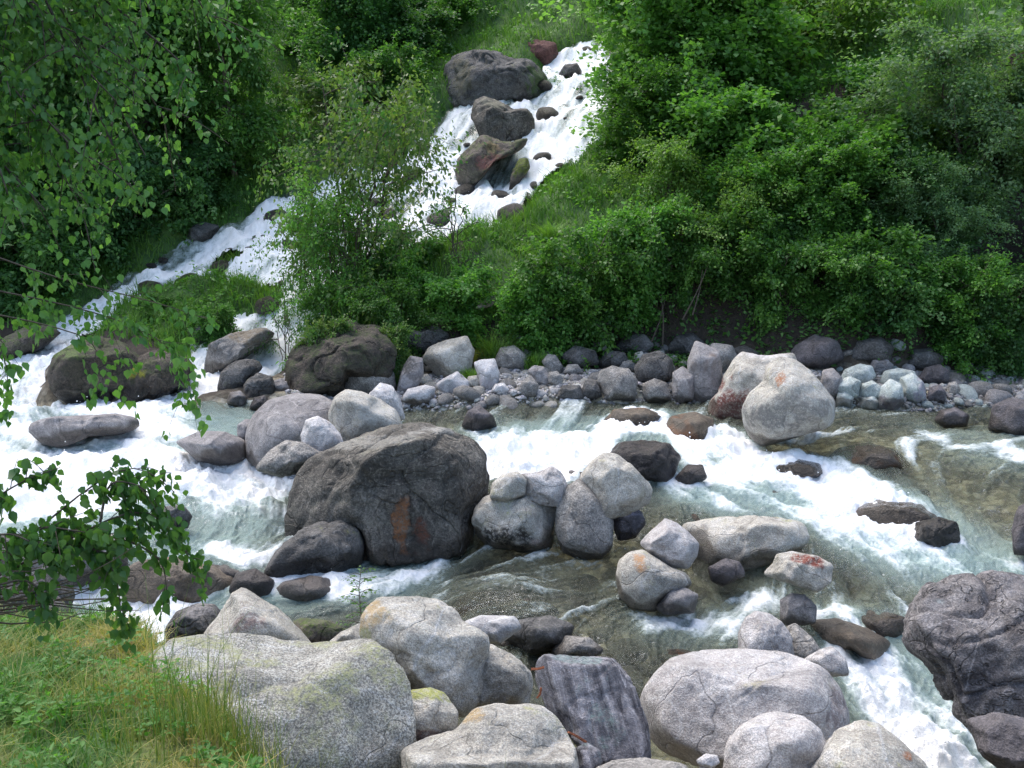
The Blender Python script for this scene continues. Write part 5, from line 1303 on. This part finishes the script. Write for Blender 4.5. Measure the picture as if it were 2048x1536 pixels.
# tall stalks in front of the granite
tg = empty('tall_grass', (-1.35, 4.35, 1.2)); tag(tg, 'tuft of tall thin grass stalks in front of the lichened granite boulder', 'grass tuft')
n = 900; a = rg.normal(size=n)*.30; b = rg.normal(size=n)*.20; X = -1.30+a; Y = 4.3+b; Zb = terrain_z(X, Y)
hh = rg.uniform(.15, .5, n); hh[:70] = rg.uniform(.55, .9, 70)
blades('blades', X+1.35, Y-4.35, Zb-1.2, hh, np.full(n, .003), rg.uniform(.05, .5, n), LM['dry'], rg.uniform(.0, .7, n), rg, tg, 4)
tg2 = empty('tall_grass', (-1.75, 5.6, 1.1)); tag(tg2, 'sparse dark grass stalks at the end of the bank against the white water', 'grass tuft')
n = 160; X = -1.75+rg.normal(size=n)*.25; Y = 5.6+rg.normal(size=n)*.25; Zb = terrain_z(X, Y)
blades('blades', X+1.75, Y-5.6, Zb-1.1, rg.uniform(.15, .42, n), np.full(n, .0022), rg.uniform(.1, .7, n), LM['grass'], rg.uniform(.0, .4, n), rg, tg2, 4)
# hillside grass
n = 240000
Y = rg.uniform(17.5, 44, n); X = rg.uniform(-.62, .5, n)*Y
vg = np.where(X < -4.2, sstep(.05, .2, hill(X, Y)), sstep(.45, .9, hill(X, Y)))*(in_m(X, Y) < .4)*(1-sstep(2.2, 3.0, X)*(1-sstep(22.5, 25, Y)))
kp = rg.rand(n) < vg; X, Y = X[kp], Y[kp]
cl = np.clip(.5+1.4*fbm(X*1.2, Y*1.2, 0, 2, 44), .1, 1.3)
g = blades('grass', X, Y, terrain_z(X, Y)-.03, (.10+.22*rg.rand(len(X)))*(.5+cl), .010+.012*rg.rand(len(X)), rg.uniform(.1, 1., len(X)), LM['grass'], .35+.45*fbm(X*.9, Y*.9, 0, 3, 46)+rg.normal(size=len(X))*.15, rg)
tag(g, 'rough green grass of the hillside and the islet', 'grass', kind='stuff')
n = 120000
Y = rg.uniform(17.5, 44, n); X = rg.uniform(-.62, .5, n)*Y
dens = np.clip(fbm(X*.8, Y*.8, 0, 3, 48)*3+.35, 0, 1)*np.where(X < -4.2, sstep(.05, .2, hill(X, Y)), sstep(.3, .7, hill(X, Y)))*(in_m(X, Y) < .3)
kp = rg.rand(n) < dens; X, Y = X[kp], Y[kp]; n = len(X)
Z = terrain_z(X, Y)+rg.uniform(.02, .42, n)*np.clip(fbm(X*1.5, Y*1.5, 0, 2, 49)+.5, .1, 1)
td = rg.normal(size=(n, 3)); td[:, 2] *= .5
u = crown_obj('undergrowth', np.stack([X, Y, Z], -1), None, td, rg, .12, .55, LM['mid'], None, .45+.5*fbm(X, Y, 0, 2, 50), updown=1.2)
tag(u, 'leafy weeds and ferns scattered over the hillside', 'undergrowth', kind='stuff')
# grass tufts one can point at
for px, py, Yt, hgt, lb in [(990,700,17.9,.75,'long drooping grass tuft beside the moss covered stone'), (1100,450,20.6,.6,'grass tuft on the spur beside the cascade'),
                        (945,790,16.9,.28,'small dark green tuft between pale cobbles'), (1075,725,17.6,.35,'small leafy tuft among the cobbles near the pale green white stone')]:
    p = at_Y(px, py, Yt); z = float(Tf(np.array([p[0]]), np.array([Yt]))[0]); n = 420
    t = empty('grass_tuft', (p[0], Yt, z)); tag(t, lb, 'grass tuft')
    blades('blades', rg.normal(size=n)*.1, rg.normal(size=n)*.1, np.zeros(n), hgt*rg.uniform(.5, 1.1, n), np.full(n, .009), rg.uniform(.3, 1.1, n), LM['grass'], rg.uniform(.2, .9, n), rg, t, 4)

# ------------------------------------------------------------------ dead wood and iron
def wood(name, pts, rad, mat, label, cat, extra=()):
    P = px_path(pts, 9); o = P[0].copy(); paths = [(P-o, np.interp(np.linspace(0, 1, 9), np.linspace(0, 1, len(rad)), rad))]
    for ep, r in extra: Q = px_path(ep, 6); paths.append((Q-o, np.linspace(r, r*.4, 6)))
    v, f = tubes(paths, 8); q = fbm(v[:, 0]*9, v[:, 1]*9, v[:, 2]*9, 3, 5)
    v = v + (q*.25*max(rad))[:, None]*np.array([0, 0, 1.])
    ob = mesh_obj(name, v, f, mat, loc=o); tag(ob, label, cat); return ob
wood('driftwood_log', [(955,615,18.6),(990,602,18.7),(1030,590,18.8)], [.05, .11, .10], M_drift, 'grey weathered log lying in the green bushes', 'log')
wood('dead_branch', [(1380,778,16.6),(1400,755,16.7),(1425,738,16.8),(1440,712,16.9)], [.03, .028, .022, .014], M_redwood, 'red brown dead branch leaning on the tall lilac grey slab', 'branch', [([(1405,752,16.7),(1425,748,16.7),(1445,740,16.7)], .018), ([(1425,738,16.8),(1432,725,16.8),(1428,712,16.8)], .012)])
wood('fallen_branch', [(585,775,17.6),(640,720,17.7),(700,680,17.8),(740,655,17.9)], [.02, .035, .04, .05], M_barkpale, 'long grey fallen branch leaning against the big shaded rock', 'branch', [([(600,785,17.5),(650,740,17.5),(690,700,17.7)], .02), ([(620,790,17.4),(670,730,17.5),(720,670,17.8)], .025), ([(590,740,17.6),(640,705,17.7),(690,650,17.8)], .02)])
for i, (a, b, c, d) in enumerate([(1300,690,1330,600),(1325,690,1322,590),(1365,640,1420,520),(1385,630,1405,540)]):
    wood('dead_branch', [(a,b,18.35),((a+c)/2+4,(b+d)/2,18.4),(c,d,18.6)], [.018, .013, .007], M_bark, ['bare pale stick leaning in the black hollow, nearest the cobbles','bare upright stick in the black hollow','bare dead branch slanting under the olive bush','thin dead branch crossing the slanting one under the olive bush'][i], 'branch')
def strip(name, pts, wdt, thk, mat, label, cat):
    P = px_path(pts, 7); o = P[0].copy(); P = P-o
    d = np.gradient(P, axis=0); d /= np.linalg.norm(d, axis=1)[:, None]; s = np.cross(d, [0, .6, .8]); s /= np.linalg.norm(s, axis=1)[:, None]; u = np.cross(s, d)
    V = np.stack([P-s*wdt-u*thk, P+s*wdt-u*thk, P+s*wdt+u*thk, P-s*wdt+u*thk], 1).reshape(-1, 3)
    i = np.arange(6)[:, None]*4; k = np.arange(4)[None]; k2 = (k+1) % 4
    F_ = [tuple(q) for q in np.stack([i+k, i+k2, i+4+k2, i+4+k], -1).reshape(-1, 4).tolist()]+[(3, 2, 1, 0), (24, 25, 26, 27)]
    ob = mesh_obj(name, V, F_, mat, smooth=False, loc=o); tag(ob, label, cat)
strip('iron_bracket', [(1136,1464,4.75),(1150,1470,4.75),(1168,1482,4.75),(1172,1484,4.75)], .012, .004, M_rust, 'flat rusty iron bracket between slate block and flat topped block', 'bracket')
strip('iron_bracket', [(1062,1338,5.4),(1078,1338,5.4),(1088,1334,5.4)], .012, .006, M_rust, 'rusty iron stub sticking out beside the upper corner of the slate', 'bracket')
strip('iron_strap', [(1082,1375,5.35),(1081,1388,5.35),(1074,1396,5.35)], .006, .003, M_rust, 'small curved rusty strap in the gap before the slate block', 'strap')
pin = at_Y(1560, 742, 15.05)
bm = bmesh.new()
bmesh.ops.create_cone(bm, cap_ends=True, segments=14, radius1=.045, radius2=.04, depth=.22, matrix=Matrix.Translation((0, 0, -.06)))
bmesh.ops.create_cone(bm, cap_ends=True, segments=14, radius1=.09, radius2=.075, depth=.05, matrix=Matrix.Translation((0, 0, .06)))
bmesh.ops.bevel(bm, geom=bm.edges[:], offset=.006, segments=1, affect='EDGES')
me = bpy.data.meshes.new('iron_pin'); bm.to_mesh(me); bm.free(); me.materials.append(M_rust)
o = bpy.data.objects.new('iron_pin', me); COL.objects.link(o); o.location = pin; o.rotation_euler = (math.radians(38), 0, 0)
tag(o, 'short rusty iron pin with a flat head set in the big round boulder', 'pin')

n = 2600; X = rg.uniform(-4.6, -1.0, n); Y = rg.uniform(3.4, 6.2, n)
kp = (fbm(X*2.2, Y*2.2, 0, 2, 61) > .08) & (rg.rand(n) < .9); X, Y = X[kp], Y[kp]
k = 7; Cx = np.repeat(np.stack([X, Y, terrain_z(X, Y)+.04+.06*rg.rand(len(X))], -1), k, 0) + rg.normal(size=(len(X)*k, 3))*np.array([.02, .02, .012])
td = rg.normal(size=(len(Cx), 3)); td[:, 2] = .25*td[:, 2]+.25
u = crown_obj('undergrowth', Cx, None, td, rg, .042, .5, LM['mid'], None, .4+.5*fbm(Cx[:, 0]*2, Cx[:, 1]*2, 0, 2, 5), fine=True, updown=1.3)
tag(u, 'small leafy herbs growing in the grass of the near bank', 'undergrowth', kind='stuff')

# ------------------------------------------------------------------ gravel of the far bar and thrown spray
def scatter_bits(name, C, r, mat, rs, squash=.7, attrs=None):
    bm = bmesh.new(); bmesh.ops.create_icosphere(bm, subdivisions=1, radius=1); bv = np.array([q.co[:] for q in bm.verts]); bf = np.array([[q.index for q in p.verts] for p in bm.faces]); bm.free()
    n = len(C); V = bv[None]*(1+.25*rs.normal(size=(n, len(bv), 1)))*np.stack([r, r*rs.uniform(.6, 1, n), r*squash*rs.uniform(.6, 1.1, n)], -1)[:, None]
    a = rs.uniform(0, 6.3, n); ca, sa = np.cos(a)[:, None], np.sin(a)[:, None]
    V = np.stack([V[..., 0]*ca-V[..., 1]*sa, V[..., 0]*sa+V[..., 1]*ca, V[..., 2]], -1) + C[:, None]
    F_ = bf[None]+(np.arange(n)*len(bv))[:, None, None]
    at = {k: (t_, np.repeat(v_, len(bv), 0)) for k, (t_, v_) in (attrs or {}).items()}
    return mesh_obj(name, V.reshape(-1, 3), F_.reshape(-1, 3), mat, attrs=at)
n = 26000; px = rg.uniform(560, 2100, n); Yq = rg.uniform(14.3, 17.5, n); X = (px-1024)/FPX*Yq; r = .018+.05*rg.rand(n)**3
kp = (in_m(X, Yq) < .75); X, Yq, r = X[kp], Yq[kp], r[kp]; n = len(X)
Z = terrain_z(X, Yq)+r*.3
shade = np.clip(rg.uniform(.12, .5, n)+.2*(px[kp] < 1200), 0, .7); col = np.stack([shade, shade*rg.uniform(.92, 1.0, n), shade*rg.uniform(.86, 1.02, n), np.ones(n)], -1)
g = scatter_bits('gravel', np.stack([X, Yq, Z], -1), r, MR['grey'], rg, .7, {'wet': ('FLOAT', (Yq < 15.4)*.8), 'mark': ('FLOAT_COLOR', col)})
tag(g, 'fine mixed gravel and pebbles between the cobbles of the far bar', 'gravel', kind='stuff')
cand = rg.randint(0, len(wx), 90000); fz = fo[cand]; keepc = (fz > .85) & (rg.rand(len(cand)) < .11); cand = cand[keepc]
rr_ = .003+.010*rg.rand(len(cand))**2
C_ = vx[cand]+np.stack([rg.normal(size=len(cand))*.03, rg.normal(size=len(cand))*.03, np.abs(rg.normal(size=len(cand)))*.07], -1)
M_spray = plain_mat('spray_drops', (.9, .92, .93), .4, .02, 5)
g = scatter_bits('spray', C_, rr_, M_spray, rg, 1.0); tag(g, 'white drops thrown up from the rapids and the cascade', 'spray', kind='stuff')

n = 9000; X = rg.uniform(2.0, 9.5, n); Y = rg.uniform(17.6, 20.5, n)
kp = fbm(X*1.1, Y*1.1, 0, 3, 101) > .02; X, Y = X[kp], Y[kp]; n = len(X)
Z = terrain_z(X, Y)+rg.uniform(.01, .22, n); td = rg.normal(size=(n, 3)); td[:, 2] *= .5
u = crown_obj('undergrowth', np.stack([X, Y, Z], -1), None, td, rg, .11, .6, LM['dark'], None, .4+.5*fbm(X, Y, 0, 2, 50), updown=1.2)
tag(u, 'dark ground plants clinging to the shaded bank under the bushes', 'undergrowth', kind='stuff')

n = 1700; X = rg.uniform(-4.4, -.9, n); Y = rg.uniform(3.4, 6.3, n)
kp = (rg.rand(n) < sstep(.1, -.2, X+1.0+.62*(Y-4.0))) & (fbm(X*1.8, Y*1.8, 0, 2, 120) > -.1); X, Y = X[kp], Y[kp]
g = blades('grass', X, Y, terrain_z(X, Y), rg.uniform(.07, .22, len(X)), np.full(len(X), .0028), rg.uniform(.7, 2.0, len(X)), LM['dry'], rg.uniform(.35, .95, len(X)), rg, None, 4)
tag(g, 'bent dead straw coloured grass blades lying over the green of the near bank', 'grass', kind='stuff')
